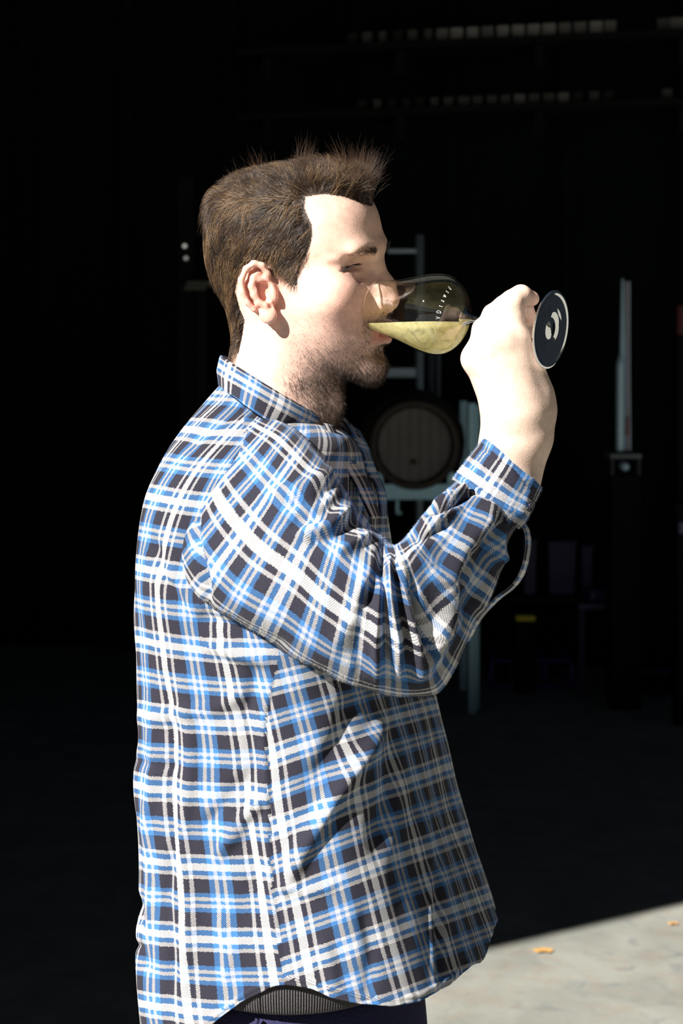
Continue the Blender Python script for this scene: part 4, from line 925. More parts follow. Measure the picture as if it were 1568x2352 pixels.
TFOLD = [([(880, 1650), (835, 1725), (765, 1830), (690, 1960), (655, 2040)], -8, 20), ([(925, 1560), (905, 1700), (880, 1850), (860, 1960)], 6, 24), ([(800, 1600), (775, 1700), (720, 1790)], 5, 24),
         ([(605, 1830), (555, 1880), (505, 1965)], -6, 16), ([(560, 1780), (520, 1840), (470, 1900)], 3, 16), ([(640, 2030), (700, 2045), (770, 2030)], -3, 14),
         ([(385, 1560), (400, 1700), (396, 1800), (408, 1930), (385, 2060), (400, 2180), (398, 2330)], 4, 14), ([(425, 1560), (440, 1750), (420, 1930), (440, 2100), (425, 2300)], -3, 15),
         ([(345, 1600), (360, 1760), (345, 1900), (350, 2060), (335, 2200)], -3.5, 12), ([(600, 1480), (565, 1640), (578, 1760), (556, 1880), (585, 1990), (575, 2120)], 4, 18),
         ([(622, 1560), (603, 1660), (612, 1820), (618, 1980), (632, 2120), (645, 2255)], -2.2, 4), ([(632, 1560), (612, 1660), (622, 1820), (628, 1980), (642, 2120), (656, 2255)], 1.6, 5),
         ([(990, 1640), (985, 1800), (992, 1960), (1000, 2120), (1010, 2270)], 3.0, 7), ([(975, 1640), (970, 1800), (978, 1960), (986, 2120), (996, 2270)], -2.0, 5), ([(1005, 1680), (1004, 1960), (1020, 2200)], -2, 6),
         ([(930, 1620), (950, 1760), (955, 1900)], 5, 18), ([(1040, 1900), (1060, 2020), (1085, 2140)], 4, 14), ([(1065, 1930), (1085, 2050), (1110, 2150)], -3, 8),
         ([(470, 1470), (540, 1500), (620, 1520)], -6, 16), ([(450, 1410), (500, 1425), (580, 1455)], 5, 14), ([(380, 1290), (430, 1370), (470, 1410)], -4, 14), ([(350, 1230), (390, 1330), (440, 1400)], 4, 14),
         ([(330, 1650), (400, 1640), (500, 1625), (580, 1580)], -3, 18), ([(310, 1745), (340, 1750), (420, 1765)], 2, 14), ([(305, 2050), (325, 2090), (335, 2130)], 4, 12), ([(300, 2165), (330, 2175), (345, 2230)], 3, 12),
         ([(500, 2100), (530, 2180), (520, 2260)], -2.5, 14), ([(830, 2080), (850, 2180), (845, 2290)], 3, 18), ([(740, 2150), (760, 2220), (770, 2280)], -2.5, 14),
         ([(600, 2256), (655, 2246), (720, 2256), (830, 2289), (900, 2294)], -1.4, 3.5), ([(480, 2342), (560, 2284), (600, 2262)], -1.4, 3.5), ([(905, 2294), (965, 2284), (1030, 2246), (1078, 2202), (1130, 2166)], -1.4, 3.5),
         ([(640, 905), (560, 940), (470, 1000), (420, 1060)], 2, 12), ([(700, 1000), (640, 985), (580, 960)], 3, 10)]
disp = 1.2*folds(tp, TFOLD)*near
sp_ = TW*np.array([1, 1, 1]); wr = noise3(sp_, 41, 22)[:, 0]*0.0020+noise3(sp_*[1, 1, 0.45], 42, 60)[:, 0]*0.0011+noise3(sp_, 43, 130)[:, 0]*0.0004
low = np.clip((TT.ravel()-3)/3, 0.15, 1); disp += wr*low
far_w = np.clip(-np.sin(PHI).ravel(), 0, 1)*np.sin(PHI.ravel()*26)*0.004*low; disp += far_w
TWd = TW+TN*disp[:, None]
SEAM_X = lambda py: np.interp(py, [1000, 1500, 1660, 1820, 1980, 2120, 2262], [560, 640, 606, 616, 622, 636, 650])
tpx = tp.copy()
def torso_uv():
    q = TQ; P4 = tpx[q]; ph4 = PHI.ravel()[q]; mean = P4.mean(1); nearf = np.sin(ph4.mean(1)) > -0.02
    W4 = TW[q]; b0 = 0.185
    ref = torso_pt(np.full(721, 8.0), np.linspace(0, 2*np.pi, 721))      # arc length round a ring at the waist
    arc = np.concatenate([[0], np.cumsum(np.linalg.norm(np.diff(ref, axis=0), axis=1))])
    j4 = q % NPH; j4 = np.where((j4 == 0) & (j4.max(1) == NPH-1)[:, None], NPH, j4)
    U = np.interp(j4/NPH*720, np.arange(721), arc)
    front = (mean[:, 0] > SEAM_X(mean[:, 1]))
    py = P4[..., 1]; px = P4[..., 0]
    vf = (py+0.36*(px-640)*np.clip((py-1200)/500, 0, 1))/2200; vb = (py-0.10*(px-310)-18*np.sin((px-310)/95.0)*0.5)/2200
    V = np.where(front[:, None], vf+0.030, vb)
    U = np.where(front[:, None], U+0.031, U)
    return np.stack([U, V], -1).reshape(-1, 2)
shirt = pmesh('shirt', TWd, TQ, M_PLAID, uv=torso_uv()); shirt['label'] = 'loose flannel shirt, blue, white and charcoal checks, worn untucked'
sm_ = shirt.modifiers.new('thickness', 'SOLIDIFY'); sm_.thickness = 0.0016; sm_.offset = -1

# ------------------------------------------------------------------ sleeves
NAP = []
def loft(pairs, yc, dep, nrow, ncol, power=0.92, tilt=None):
    n = len(pairs); I = np.arange(n, dtype=float); A = np.array(pairs, float)
    ts = np.linspace(0, n-1, nrow); Tp = cr(I, A[:, :2], ts); Bp = cr(I, A[:, 2:], ts); y = cr(I, yc, ts); d = cr(I, dep, ts)
    T3 = P(Tp[:, 0], Tp[:, 1], y); B3 = P(Bp[:, 0], Bp[:, 1], y); C = (T3+B3)/2; H = (T3-B3)/2
    ph = np.linspace(0, 2*np.pi, ncol, endpoint=False)
    V = C[:, None]+H[:, None]*se(np.cos(ph), power)[None, :, None]+np.array([0, -1.0, 0])*(d[:, None]*se(np.sin(ph), power)[None])[..., None]
    if tilt is not None: V[..., 1] -= cr(I, tilt, ts)[:, None]*se(np.cos(ph), power)[None]
    return V, C, ph
SP = [(600, 945, 396, 1175), (668, 980, 412, 1290), (722, 1030, 492, 1396), (768, 1090, 600, 1456), (806, 1150, 700, 1521), (846, 1203, 800, 1566), (878, 1226, 895, 1592), (897, 1240, 985, 1603),
      (906, 1240, 1032, 1576), (922, 1222, 1074, 1500), (950, 1186, 1102, 1420), (988, 1148, 1130, 1350), (1018, 1120, 1156, 1272), (1044, 1098, 1192, 1205)]
SY = [-.055, -.115, -.160, -.190, -.208, -.218, -.222, -.220, -.214, -.204, -.192, -.178, -.166, -.156]
SD = [.090, .100, .098, .092, .086, .080, .076, .074, .073, .070, .066, .060, .055, .050]
STILT = [0, 0, 0, 0, 0, .004, .010, .022, .036, .044, .046, .042, .032, .020]
SV, SC_, sph = loft(SP, SY, SD, 420, 320, 0.88, STILT); nr, nc = SV.shape[:2]
SW = SV.reshape(-1, 3); SQ = grid_quads(nr, nc); 
if (vnormals(SW, SQ)*(SW-np.repeat(SC_, nc, 0))).sum() < 0: SQ = SQ[:, ::-1]
SN = vnormals(SW, SQ); sp2 = PX(SW); snear = np.clip(np.tile(np.sin(sph), nr)*3+0.3, 0, 1)
SFOLD = [([(886, 1246), (868, 1320), (835, 1400)], -11, 13), ([(866, 1280), (872, 1375), (862, 1470), (868, 1560)], 6, 11), ([(892, 1270), (897, 1375), (914, 1470), (915, 1560)], 6, 10),
         ([(880, 1290), (883, 1400), (888, 1520)], -7, 8), ([(905, 1270), (912, 1340), (928, 1420), (940, 1500)], -7, 9), ([(915, 1260), (933, 1370), (958, 1480), (962, 1550)], 6, 11), ([(945, 1330), (962, 1420), (980, 1490)], -7, 10),
         ([(1138, 1148), (1090, 1208), (1048, 1270), (1022, 1320), (1022, 1406), (1002, 1500)], 11, 22), ([(1090, 1250), (1062, 1320), (1052, 1420)], -6, 20), ([(985, 1185), (1040, 1160), (1094, 1124)], -7, 8), ([(985, 1165), (1035, 1140), (1085, 1108)], 4, 9),
         ([(1146, 1180), (1134, 1250), (1128, 1290)], 8, 11), ([(1150, 1240), (1120, 1330), (1085, 1420)], 5, 12), ([(1120, 1230), (1095, 1330), (1070, 1430)], -4, 10),
         ([(940, 1240), (990, 1230), (1040, 1200)], -4, 12), ([(930, 1270), (985, 1300), (1010, 1350)], 4, 16), ([(960, 1200), (1000, 1190), (1060, 1150)], 3, 12),
         ([(760, 1085), (700, 1120), (620, 1140)], 4, 18), ([(790, 1140), (735, 1180), (660, 1200)], -5, 18), ([(775, 1110), (720, 1150), (650, 1165)], -3, 12), ([(818, 1190), (770, 1230), (700, 1250)], -5, 16), ([(805, 1165), (760, 1205), (690, 1225)], 5, 16), ([(850, 1225), (810, 1250), (770, 1270)], 5, 14),
         ([(480, 1390), (470, 1320), (450, 1230), (455, 1120)], -5, 8), ([(500, 1410), (580, 1445), (660, 1490)], -2, 10), ([(840, 1330), (800, 1430), (760, 1500)], 3, 22), ([(830, 1420), (820, 1500), (830, 1560)], -3, 16),
         ([(960, 1560), (990, 1500), (1000, 1440)], 5, 16), ([(1010, 1560), (1040, 1500), (1060, 1440)], -3, 14)]
dsp = 1.3*folds(sp2, SFOLD)*snear+noise3(SW, 51, 30)[:, 0]*0.0016+noise3(SW, 52, 90)[:, 0]*0.0007
SWd = SW+SN*dsp[:, None]
ln_ = np.concatenate([[0], np.cumsum(np.linalg.norm(np.diff(SC_, axis=0), axis=1))])
def sleeve_uv(Q, nr, nc, lens, circ, u0, v0):
    i4 = Q//nc; j4 = Q % nc; j4 = np.where((j4 == 0) & (j4.max(1) == nc-1)[:, None], nc, j4)
    return np.stack([u0+j4/nc*circ, v0+lens[i4]], -1).reshape(-1, 2)
taper = 0.44
sl = pmesh('sleeve', SWd, SQ, M_PLAID, parent=person, uv=sleeve_uv(SQ, nr, nc, ln_*1.08, taper*1.08, -0.020, 0.02)); sl.parent = shirt
sm_ = sl.modifiers.new('thickness', 'SOLIDIFY'); sm_.thickness = 0.0016; sm_.offset = -1
# cuff, turned edge included
CP = [(1040, 1104, 1190, 1214), (1046, 1097, 1206, 1194), (1072, 1062, 1219, 1165), (1095, 1030, 1230, 1142), (1106, 1013, 1236, 1128), (1112, 1007, 1238, 1120)]
CY = [-.157, -.156, -.152, -.149, -.147, -.146]; CD = [.049, .0515, .0505, .0500, .0497, .0480]
CV, CC, cph = loft(CP, CY, CD, 90, 200); CW = CV.reshape(-1, 3); CQ = grid_quads(90, 200)
if (vnormals(CW, CQ)*(CW-np.repeat(CC, 200, 0))).sum() < 0: CQ = CQ[:, ::-1]
CN = vnormals(CW, CQ); cp2 = PX(CW)
cd_ = folds(cp2, [([(1050, 1092), (1130, 1150), (1208, 1188)], 1.5, 5), ([(1058, 1084), (1136, 1140), (1212, 1178)], -1.2, 4), ([(1098, 1026), (1180, 1075), (1226, 1135)], -1.2, 4), ([(1110, 1010), (1190, 1060), (1236, 1120)], 1.5, 6), ([(1190, 1190), (1205, 1150), (1215, 1120)], 2.5, 8)])+noise3(CW, 61, 60)[:, 0]*0.0008
cl = np.concatenate([[0], np.cumsum(np.linalg.norm(np.diff(CC, axis=0), axis=1))])
cuff = pmesh('cuff', CW+CN*cd_[:, None], CQ, M_PLAID, uv=sleeve_uv(CQ, 90, 200, cl, 0.34, 0.035, 0.047)); cuff.parent = shirt
sm_ = cuff.modifiers.new('thickness', 'SOLIDIFY'); sm_.thickness = 0.0034; sm_.offset = -0.6
def button(c, nrm_, r=0.0055, par=shirt):
    nrm_ = np.array(nrm_, float); nrm_ /= np.linalg.norm(nrm_)
    V, F = lathe([(0, .0001), (0, r*0.9), (0.3, r), (0.8, r), (1, r*0.82), (0.75, r*0.7), (0.7, .0001)], np.array(c), np.array(c)+nrm_*0.0026, 28)
    o = pmesh('button', V, F, M_BUTTON); o.parent = par; return o
bq = np.argmin(np.abs(cp2-[1211, 1160]).sum(1)+1000*(np.tile(np.sin(cph), 90) < 0.0)); button(CW[bq]+CN[bq]*(cd_[bq]+0.0014), CN[bq])
# loose sleeve-placket edge hanging open below the cuff
lp_ = np.array([(1196, 1196), (1210, 1222), (1212, 1262), (1200, 1312), (1178, 1346), (1140, 1376), (1100, 1420), (1072, 1470)], float)
t_ = np.linspace(0, 7, 90); l3 = P(*cr(np.arange(8.), lp_, t_).T, -0.165-0.006*np.sin(t_))
wv = np.array([0.25, 0.9, -0.1]); wv = wv/np.linalg.norm(wv); rad_ = np.interp(t_, [0, 1, 5, 7], [0.010, 0.011, 0.014, 0.012])
Vp = []; ncp = 14
for i in range(90):
    for a in np.linspace(0, 2*np.pi, ncp, endpoint=False):
        tg = l3[min(i+1, 89)]-l3[max(i-1, 0)]; tg /= np.linalg.norm(tg); nn = np.cross(tg, wv); nn /= np.linalg.norm(nn)
        Vp.append(l3[i]+wv*rad_[i]*math.cos(a)+nn*0.0024*math.sin(a))
Qp = grid_quads(90, ncp); lpl = np.concatenate([[0], np.cumsum(np.linalg.norm(np.diff(l3, axis=0), axis=1))])
o = pmesh('sleeve_placket', np.array(Vp), Qp, M_PLAID, uv=sleeve_uv(Qp, 90, ncp, lpl, 0.05, 0.01, 0.01)); o.parent = shirt

# far sleeve, hanging with the hand in the trouser pocket (out of the photograph's sight)
fs = [np.array([tc_+0.0, 0.13, 1.435]), np.array([tc_-0.02, 0.205, 1.36]), np.array([tc_-0.035, 0.232, 1.22]), np.array([tc_-0.04, 0.238, 1.10]), np.array([tc_-0.01, 0.222, 1.0]), np.array([tc_+0.028, 0.195, 0.915])]
fp = cr(np.arange(6.), np.array(fs), np.linspace(0, 5, 60)); V, F = tube(fp, np.interp(np.linspace(0, 5, 60), [0, 1, 3, 5], [0.07, 0.075, 0.062, 0.046])+0.002*np.sin(np.linspace(0, 40, 60)), 48, False)
fl_ = np.concatenate([[0], np.cumsum(np.linalg.norm(np.diff(fp, axis=0), axis=1))])
o = pmesh('sleeve', V, F, M_PLAID, uv=sleeve_uv(F, 60, 48, fl_, 0.42, 0, 0)); o.parent = shirt

# ------------------------------------------------------------------ collar: stand and folded leaf round the neck
NCF = 150
def collar():
    # angle a: 0 at the front, 90 deg towards the camera, 180 at the back, open at the front
    a = np.linspace(math.radians(-4), math.radians(340), NCF)
    def ring(Lp, Rp, b, aa):
        c = (np.array(Lp, float)+Rp)/2; h = (np.array(Rp, float)-Lp)/2; q = c+h*np.cos(aa)[:, None]; W = P(q[:, 0], q[:, 1], 0.0); W[:, 1] = -b*np.sin(aa)-0.004; return W
    fw = np.clip((np.minimum(a, math.radians(336)-a)-math.radians(0))/math.radians(70), 0, 1)     # leaf lengthens towards the points
    stand = ring((530, 858), (738, 985), .062, a); top = ring((512, 822), (742, 966), .072, a); topo = ring((506, 824), (748, 968), .077, a)
    leaf_m = ring((501, 850), (742, 986), .090, a); leaf = ring((506, 880), (716, 1016), .103, a)
    drop = (1-fw)**1.4*np.where(a < 3.2, 1, 1)
    leaf = leaf+np.array([-0.020, -0.006, -0.004])*drop[:, None]
    rows = np.stack([stand, stand*0.45+top*0.55, top, (top+topo)/2+[0, 0, 0.0025], topo, leaf_m*0.5+topo*0.5, leaf_m, leaf_m*0.5+leaf*0.5, leaf])
    ts = np.linspace(0, 8, 64); G = cr(np.arange(9.), rows.reshape(9, -1), ts).reshape(64, NCF, 3)
    return G, a
CG, ca = collar(); CGW = CG.reshape(-1, 3); CGQ = grid_quads(64, NCF, False)
cgn = vnormals(CGW, CGQ); cgp = PX(CGW)
cdn = folds(cgp, [([(507, 866), (560, 895), (610, 948), (662, 992), (724, 982)], 1.2, 5), ([(560, 885), (610, 925), (640, 960)], -3, 10), ([(600, 880), (650, 920), (690, 960)], 2.5, 14)])*np.sign((cgn[:, 1].mean() < 0)-0.5)
uvc = np.stack([np.interp(CGQ % NCF, np.arange(NCF), np.linspace(0, 0.43, NCF)), 0.016+(CGQ//NCF)*0.0012], -1).reshape(-1, 2)
col_ = pmesh('collar', CGW+cgn*(noise3(CGW, 71, 60)[:, :1]*0.0009), CGQ, M_PLAID, uv=uvc); col_.parent = shirt
sm_ = col_.modifiers.new('thickness', 'SOLIDIFY'); sm_.thickness = 0.0026; sm_.offset = 0

# open front below the collar: near and far placket edges and the pale inner facing
def strip(name, a, b, ya, yb, m, par, n=40, u0=0.0, bul=0.003):
    a = cr(np.arange(len(a), dtype=float), np.array(a, float), np.linspace(0, len(a)-1, n)); b = cr(np.arange(len(b), dtype=float), np.array(b, float), np.linspace(0, len(b)-1, n))
    A = P(a[:, 0], a[:, 1], np.linspace(*ya, n)); B = P(b[:, 0], b[:, 1], np.linspace(*yb, n)); k = 12; tt = np.linspace(0, 1, k)
    G = A[:, None]*(1-tt)[None, :, None]+B[:, None]*tt[None, :, None]; G[..., 1] -= bul*np.sin(np.pi*tt)[None]
    Q = grid_quads(n, k, False); uv = np.stack([u0+(Q % k)/k*0.03, (Q//k)/n*0.13], -1).reshape(-1, 2)
    o = pmesh(name, G.reshape(-1, 3), Q, m, uv=uv); o.parent = par; s = o.modifiers.new('t', 'SOLIDIFY'); s.thickness = 0.0022; s.offset = 0; return o
strip('front_placket', [(742, 972), (772, 1040), (812, 1110), (852, 1190)], [(762, 978), (800, 1040), (846, 1110), (872, 1190)], (-.060, -.105), (-.050, -.08), M_PLAID, shirt, 40, 0.02)
M_FACING = noisy('lilac_facing', (0.33, 0.31, 0.42), (0.42, 0.40, 0.52), 300, 0.9, 0.1)
strip('collar_facing', [(764, 990), (785, 1035), (806, 1070), (824, 1108)], [(776, 1000), (806, 1025), (822, 1065), (830, 1110)], (-.045, -.05), (-.03, -.035), M_FACING, shirt, 30, 0.0)
strip('front_placket', [(788, 968), (824, 1030), (842, 1080), (866, 1130), (872, 1190)], [(826, 990), (848, 1036), (862, 1080), (884, 1130), (888, 1190)], (.01, -.02), (.03, .0), M_PLAID, shirt, 40, 0.05)
strip('collar_leaf', [(768, 948), (790, 960), (822, 992)], [(772, 975), (800, 1000), (836, 1030)], (.035, .02), (.02, .01), M_PLAID, shirt, 30, 0.01)

# ------------------------------------------------------------------ napped fibres of the brushed flannel
def nap(W, Q, N_, uv, n, sel=None, seed=3):
    r = np.random.default_rng(seed); e1 = W[Q[:, 1]]-W[Q[:, 0]]; e2 = W[Q[:, 3]]-W[Q[:, 0]]; A = np.linalg.norm(np.cross(e1, e2), axis=1)
    if sel is not None: A = A*sel
    cw = np.cumsum(A); i = np.clip(np.searchsorted(cw, r.random(n)*cw[-1]), 0, len(Q)-1); a, b = r.random((2, n, 1)); q = Q[i]
    p = (W[q[:, 0]]*(1-a)+W[q[:, 1]]*a)*(1-b)+(W[q[:, 3]]*(1-a)+W[q[:, 2]]*a)*b
    u4 = uv.reshape(-1, 4, 2)[i]; u = (u4[:, 0]*(1-a)+u4[:, 1]*a)*(1-b)+(u4[:, 3]*(1-a)+u4[:, 2]*a)*b
    nn = N_[q[:, 0]]; d = nn*0.55+np.array([0.15, 0, -0.55])+r.normal(size=(n, 3))*0.55; d /= np.linalg.norm(d, axis=1)[:, None]
    s = np.cross(d, r.normal(size=(n, 3))); s /= np.linalg.norm(s, axis=1)[:, None]; L = (0.0009+0.0014*r.random((n, 1))**2)
    V = np.stack([p-s*0.00010, p+s*0.00010, p+d*L], 1).reshape(-1, 3); F = np.arange(3*n).reshape(-1, 3); return V, F, np.repeat(u, 3, 0)
tuv = torso_uv(); suv = sleeve_uv(SQ, nr, nc, ln_*1.08, taper*1.08, -0.020, 0.02); cuv = sleeve_uv(CQ, 90, 200, cl, 0.34, 0.035, 0.047)
parts_ = [nap(TWd, TQ, TN, tuv, 60000, (TN[TQ[:, 0], 1] < 0.35).astype(float)), nap(SWd, SQ, SN, suv, 50000, (SN[SQ[:, 0], 1] < 0.35).astype(float), 4), nap(CW+CN*(cd_[:, None]+0.0012), CQ, CN, cuv, 9000, None, 5)]
Vn = np.vstack([p[0] for p in parts_]); off = np.cumsum([0]+[len(p[0]) for p in parts_[:-1]]); Fn = np.vstack([p[1]+o_ for p, o_ in zip(parts_, off)]); Un = np.vstack([p[2] for p in parts_])
o = pmesh('flannel_nap', Vn, Fn, M_PLAID, uv=Un); o.parent = shirt; o['kind'] = 'stuff'

# ------------------------------------------------------------------ ribbed hem of the garment beneath, trousers, boots
a = np.linspace(0, 2*np.pi, 2880, endpoint=False); ribv = []
zt_, zb2 = P(0, 2205, -0.17)[2], P(0, 2331, -0.17)[2]
zs = np.linspace(zt_, zb2, 14)
for z in zs:
    f = (zt_-z)/(zt_-zb2); rx = (0.140+0.006*math.sin(f*3.0)-0.006*(f > 0.93)); ry = 0.176+0.006*math.sin(f*3.0)-0.006*(f > 0.93); rb = 0.0006*np.sin(a*360)*(f < 0.95)-0.002*np.exp(-((a-math.radians(100))/0.006)**2)
    ribv.append(np.stack([tc_+0.015+(rx+rb)*np.cos(a), -(ry+rb)*np.sin(a), np.full_like(a, z)], 1))
V = np.concatenate(ribv); pmesh('ribbed_hem', V, grid_quads(14, 2880)[:, ::-1], M_RIB)['label'] = 'charcoal rib-knit hem of a garment under the shirt'
tf_ = Field((-0.42, -0.34, 0.03), (0.32, 0.34, 1.05), 0.008)
tf_.ell((tc_+0.014, 0, 0.87), (0.142, 0.174, 0.26), 0.02)
for s in (-1, 1):
    tf_.cap((tc_+0.02, s*0.085, 0.86), (tc_+0.02*s, s*0.10, 0.48), 0.096, 0.074, 0.05); tf_.cap((tc_+0.02*s, s*0.10, 0.48), (tc_-0.025+0.02*s, s*0.105, 0.11), 0.072, 0.058, 0.03)
sl_, (X, Y, Z) = tf_.sub((-1, -1, -1), (1, 1, 2)); tf_.F = np.maximum(tf_.F, np.broadcast_to(Z-zb2-0.004, tf_.F.shape)).astype(np.float32); tf_.F[..., -1] = 9
V, Q = tf_.mesh(); V = smooth_mesh(V, Q, 4); tn = vnormals(V, Q); V = V+tn*(noise3(V, 81, 40)[:, :1]*0.003*np.clip((0.8-V[:, 2:])/0.3, 0, 1))
trous = pmesh('trousers', V, Q, M_TROUSER); trous['label'] = 'dark navy trousers'
pk = np.stack([P(592, 2334, -0.16), P(585, 2352, -0.16), P(560, 2420, -0.16)]); tq = [np.array([p[0], -0.165*math.sqrt(max(0, 1-((p[0]-tc_-0.012)/0.150)**2))-0.004, p[2]]) for p in pk]
V, F = tube(np.array(tq), 0.0022, 8); o = pmesh('pocket_seam', V, F, M_TROUSER); o.parent = trous
for s in (-1, 1):
    sf = Field((tc_-0.20, s*0.11-0.10, -0.012), (tc_+0.26, s*0.11+0.10, 0.20), 0.005); x0 = tc_-0.03+0.02*s
    sf.cap((x0-0.035, s*0.106, 0.050), (x0+0.155, s*0.118, 0.038), 0.043, 0.041, 0.02); sf.ell((x0+0.03, s*0.11, 0.07), (0.07, 0.042, 0.045), 0.02); sf.cap((x0, s*0.106, 0.07), (x0-0.004, s*0.105, 0.16), 0.046, 0.046, 0.02)
    X, Y, Z = np.meshgrid(*sf.ax, indexing='ij', sparse=True); sf.F = np.maximum(sf.F, np.broadcast_to(0.012-Z, sf.F.shape)).astype(np.float32)
    V, Q = sf.mesh(); V = smooth_mesh(V, Q, 2); bt = pmesh('boot', V, Q, M_SHOE)
    sole = np.array([(x0+0.06+0.135*math.cos(t)*(1.0), s*0.112+(0.045-0.006*math.cos(t))*math.sin(t)) for t in np.linspace(0, 2*np.pi, 40, endpoint=False)])
    V = np.concatenate([np.c_[sole, np.full(40, 0.001)], np.c_[sole, np.full(40, 0.020)]]); bm = bmesh.new(); vv = [bm.verts.new(v-PO) for v in V]
    bm.faces.new(vv[:40][::-1]); bm.faces.new(vv[40:]); [bm.faces.new((vv[i], vv[(i+1) % 40], vv[40+(i+1) % 40], vv[40+i])) for i in range(40)]
    o = bm_obj('sole', bm, M_BLACK, bt)
# ------------------------------------------------------------------ wine glass and wine
GC0 = P(868, 704, -0.040); GC1 = P(1268, 757, -0.148)
GL = float(np.linalg.norm(GC1-GC0)); KG = 1/2300.0
def cpx(lst): return [(f, r*KG) for f, r in lst]
OUT = [(0.0, 61), (0.04, 63.5), (0.09, 67), (0.15, 73), (0.21, 80.5), (0.27, 88), (0.32, 92.5), (0.36, 94), (0.40, 91.5), (0.435, 84), (0.465, 71), (0.490, 53), (0.507, 34), (0.520, 19), (0.533, 12.5)]
fo = np.array(OUT); ff = np.linspace(0, 0.533, 70); ro = np.interp(ff, fo[:, 0], cr(fo[:, 0], fo[:, 1], fo[:, 0])); ro = cr(fo[:, 0], fo[:, 1], ff)
thk = np.interp(ff, [0, 0.05, 0.40, 0.50], [2.0, 2.4, 3.0, 5.0])
ri = ro-thk; keep = (ri > 1.0) & (ff < 0.512)
inner = list(zip(ff[keep], ri[keep])); outer = list(zip(ff, ro))
prof = cpx(outer+[(0.533, 0.05)])
glass = empty('wine_glass', tuple(GC0)); tag(glass, 'long-stemmed tulip wine glass tilted at his mouth, printed with small white letters', 'glass'); GO = GC0
def gmesh(name, V, F, m): return np_mesh(name, V-GO, F, m, glass)
V, F = lathe(cpx(outer), GC0, GC1, 140); gmesh('bowl', V, F, M_GLASS)
V, F = lathe(cpx([(0.0, 61.0)]+[(-0.0035, 60.8), (-0.0045, 59.6), (-0.0035, 58.3), (0.0, 58.0), (0.002, 59.6), (0.0, 61.0)]), GC0, GC1, 140); gmesh('rim', V, F, M_SOLIDGLASS)
stem = [(0.505, 0.05), (0.508, 20), (0.520, 18.6), (0.533, 12.2), (0.56, 8.2), (0.62, 6.6), (0.75, 6.4), (0.88, 6.8), (0.94, 8.5), (0.962, 11.5), (0.978, 16.5), (0.9785, 0.05)]
V, F = lathe(cpx(stem), GC0, GC1, 60); gmesh('stem', V, F, M_SOLIDGLASS)
foot = [(0.979, 0.05), (0.979, 16.5), (0.9815, 24), (0.984, 36), (0.987, 60), (0.9898, 82), (0.991, 86), (0.994, 87.5), (0.997, 86), (0.9978, 82), (0.9972, 79), (0.9950, 75), (0.9958, 68), (0.9935, 58), (0.9940, 50), (0.9905, 42), (0.9915, 34), (0.9870, 27), (0.9882, 20), (0.9925, 12), (0.9945, 5), (0.9950, 0.05)]
V, F = lathe(cpx(foot), GC0, GC1, 120); gmesh('foot', V, F, M_SOLIDGLASS)
# printed letters following the bowl
def text_mesh(s):
    cu = bpy.data.curves.new('print', 'FONT'); cu.body = s; cu.size = 1.0; cu.align_x = 'CENTER'; cu.resolution_u = 3; o = bpy.data.objects.new('print', cu); COL.objects.link(o)
    dg = bpy.context.evaluated_depsgraph_get(); me = bpy.data.meshes.new_from_object(o.evaluated_get(dg)); bpy.data.objects.remove(o); return me
AX = (GC1-GC0)/GL; gu = np.cross(AX, [0, 0, 1.0]); gu /= np.linalg.norm(gu); gw = np.cross(gu, AX)    # gu: roughly towards the camera side, gw: up
cu_ = 1 if gu[1] < 0 else -1
M_PRINT = mat('white_print', (0.75, 0.75, 0.75), 0.6)
chars = '\u25aaVDtawsd'; angs = np.linspace(-14, 58, len(chars)); f0_ = 0.458
for ch, an in zip(chars, angs):
    bm = bmesh.new()
    if ch == '\u25aa': box(bm, (0, 0.25, 0), (0.35, 0.35, 0.001))
    else: bm.from_mesh(text_mesh(ch))
    co = np.array([v.co for v in bm.verts]); sz = 8.5*KG*1.25
    # letter up direction points towards the rim, reading direction climbs round the bowl
    f = f0_-(co[:, 1]-0.35)*sz/GL; th_ = math.radians(an)+co[:, 0]*sz/(90*KG); r = cr(fo[:, 0], fo[:, 1], np.clip(f, 0, 0.533))*KG+0.0003
    W = GC0+AX*(f*GL)[:, None]+(cu_*gu)*(r*np.cos(th_))[:, None]+gw*(r*np.sin(th_))[:, None]-GO
    for v, w in zip(bm.verts, W): v.co = w
    bm_obj('printed_letter', bm, M_PRINT, glass)
# wine: the inside of the bowl cut by a level surface
wz = (P(860, 763, -0.045)[2]+P(1062, 746, -0.09)[2])/2
bm = bmesh.new(); pin = [(0.006, ri[0]-0.4)]+[(f, r-0.5) for f, r in inner[2:]]; V, F = lathe(cpx(pin+[(inner[-1][0]+0.002, 0.05)]), GC0, GC1, 120)
vv = [bm.verts.new(v-GO) for v in V]
for q in F: bm.faces.new([vv[i] for i in q])
n0 = 120; bm.faces.new([vv[i] for i in range(n0)][::-1])
bmesh.ops.remove_doubles(bm, verts=bm.verts, dist=1e-6)
wz_b = float(P(1000, 741, -0.075)[2])
r = bmesh.ops.bisect_plane(bm, geom=bm.verts[:]+bm.edges[:]+bm.faces[:], plane_co=(0, 0, wz_b-GO[2]), plane_no=(0, 0, 1), clear_outer=True)
eds = [e for e in r['geom_cut'] if isinstance(e, bmesh.types.BMEdge)]
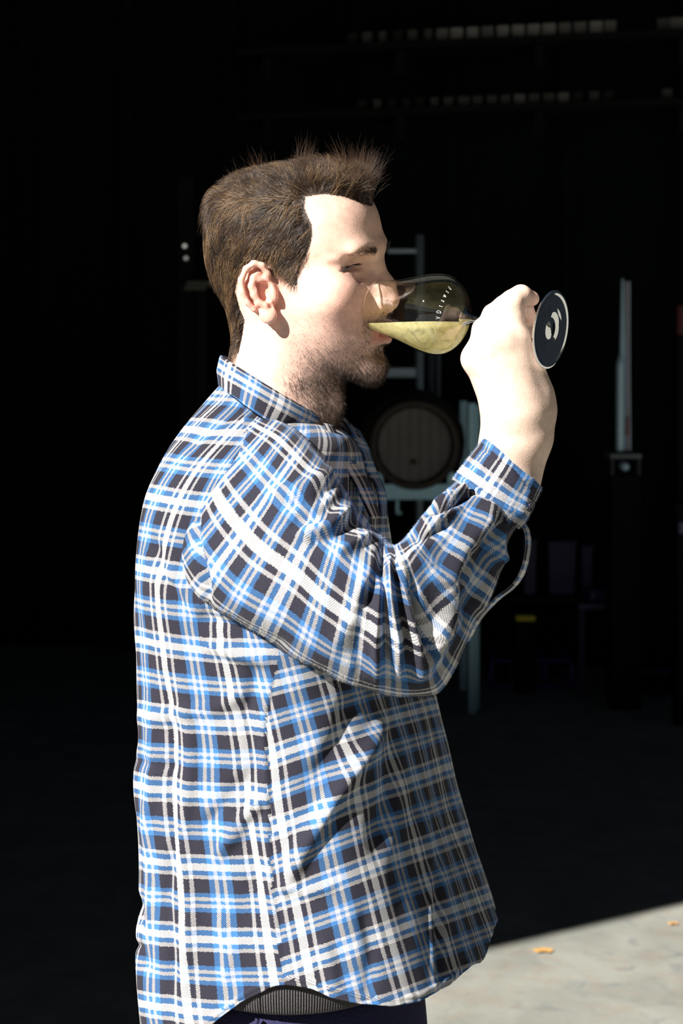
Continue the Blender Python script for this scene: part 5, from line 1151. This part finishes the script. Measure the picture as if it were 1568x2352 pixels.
bmesh.ops.holes_fill(bm, edges=eds, sides=0); bmesh.ops.recalc_face_normals(bm, faces=bm.faces)
wine = bm_obj('white_wine', bm, M_WINE, None, True); wine.location = tuple(GO); tag(wine, 'pale straw-yellow white wine lying along the underside of the tilted glass', 'wine')
import numpy as np
L={ # canonical mm : px
'ear_canal':((0,-74,-12),(608,682)),
'lat_canth':((66,-47,0),(757,614)),
'med_canth':((81,-17,-2),(822,612)),
'mouthcorner':((82,-26,-72),(838,764)),
'nosetip':((119,0,-38),(907,688)),
'chin':((96,0,-106),(885,838)),
'glab':((99,-4,20),(868,560)),
'browlat':((70,-55,24),(790,575)),
'lobe':((-2,-74,-46),(620,728)),
'eartop':((-18,-80,18),(580,608)),
'occ':((-105,0,20),(478,560)),
}
can=np.array([v[0] for v in L.values()],float)/1000
pix=np.array([v[1] for v in L.values()],float)
def rot(yaw,pit,rol):
    c,s=np.cos,np.sin
    Rz=np.array([[c(yaw),-s(yaw),0],[s(yaw),c(yaw),0],[0,0,1]])
    Ry=np.array([[c(pit),0,s(pit)],[0,1,0],[-s(pit),0,c(pit)]])
    Rx=np.array([[1,0,0],[0,c(rol),-s(rol)],[0,s(rol),c(rol)]])
    return Rz@Ry@Rx
def proj(W):
    d=W[:,1]+1.636
    return np.stack([784+3600*W[:,0]/d, 850-3600*(W[:,2]-1.58)/d],1)
def model(p):
    W=(can*p[5])@rot(*p[:3]).T+np.array([p[3],0,p[4]])
    return proj(W)
p=np.array([-.5,-.1,0,-.05,1.65,1.0])
for it in range(60):
    r=np.append((model(p)-pix).ravel(),[(p[2])*150, (p[5]-1)*100])
    J=np.zeros((r.size,6))
    for i in range(6):
        q=p.copy();q[i]+=1e-5
        J[:,i]=(np.append((model(q)-pix).ravel(),[(q[2])*150,(q[5]-1)*100])-r)/1e-5
    p-=np.linalg.lstsq(J,r,rcond=None)[0]*.7
print(np.degrees(p[:3]),p[3:])
for k,m,x in zip(L,model(p),pix): print(k,m.round(),x,(m-x).round())
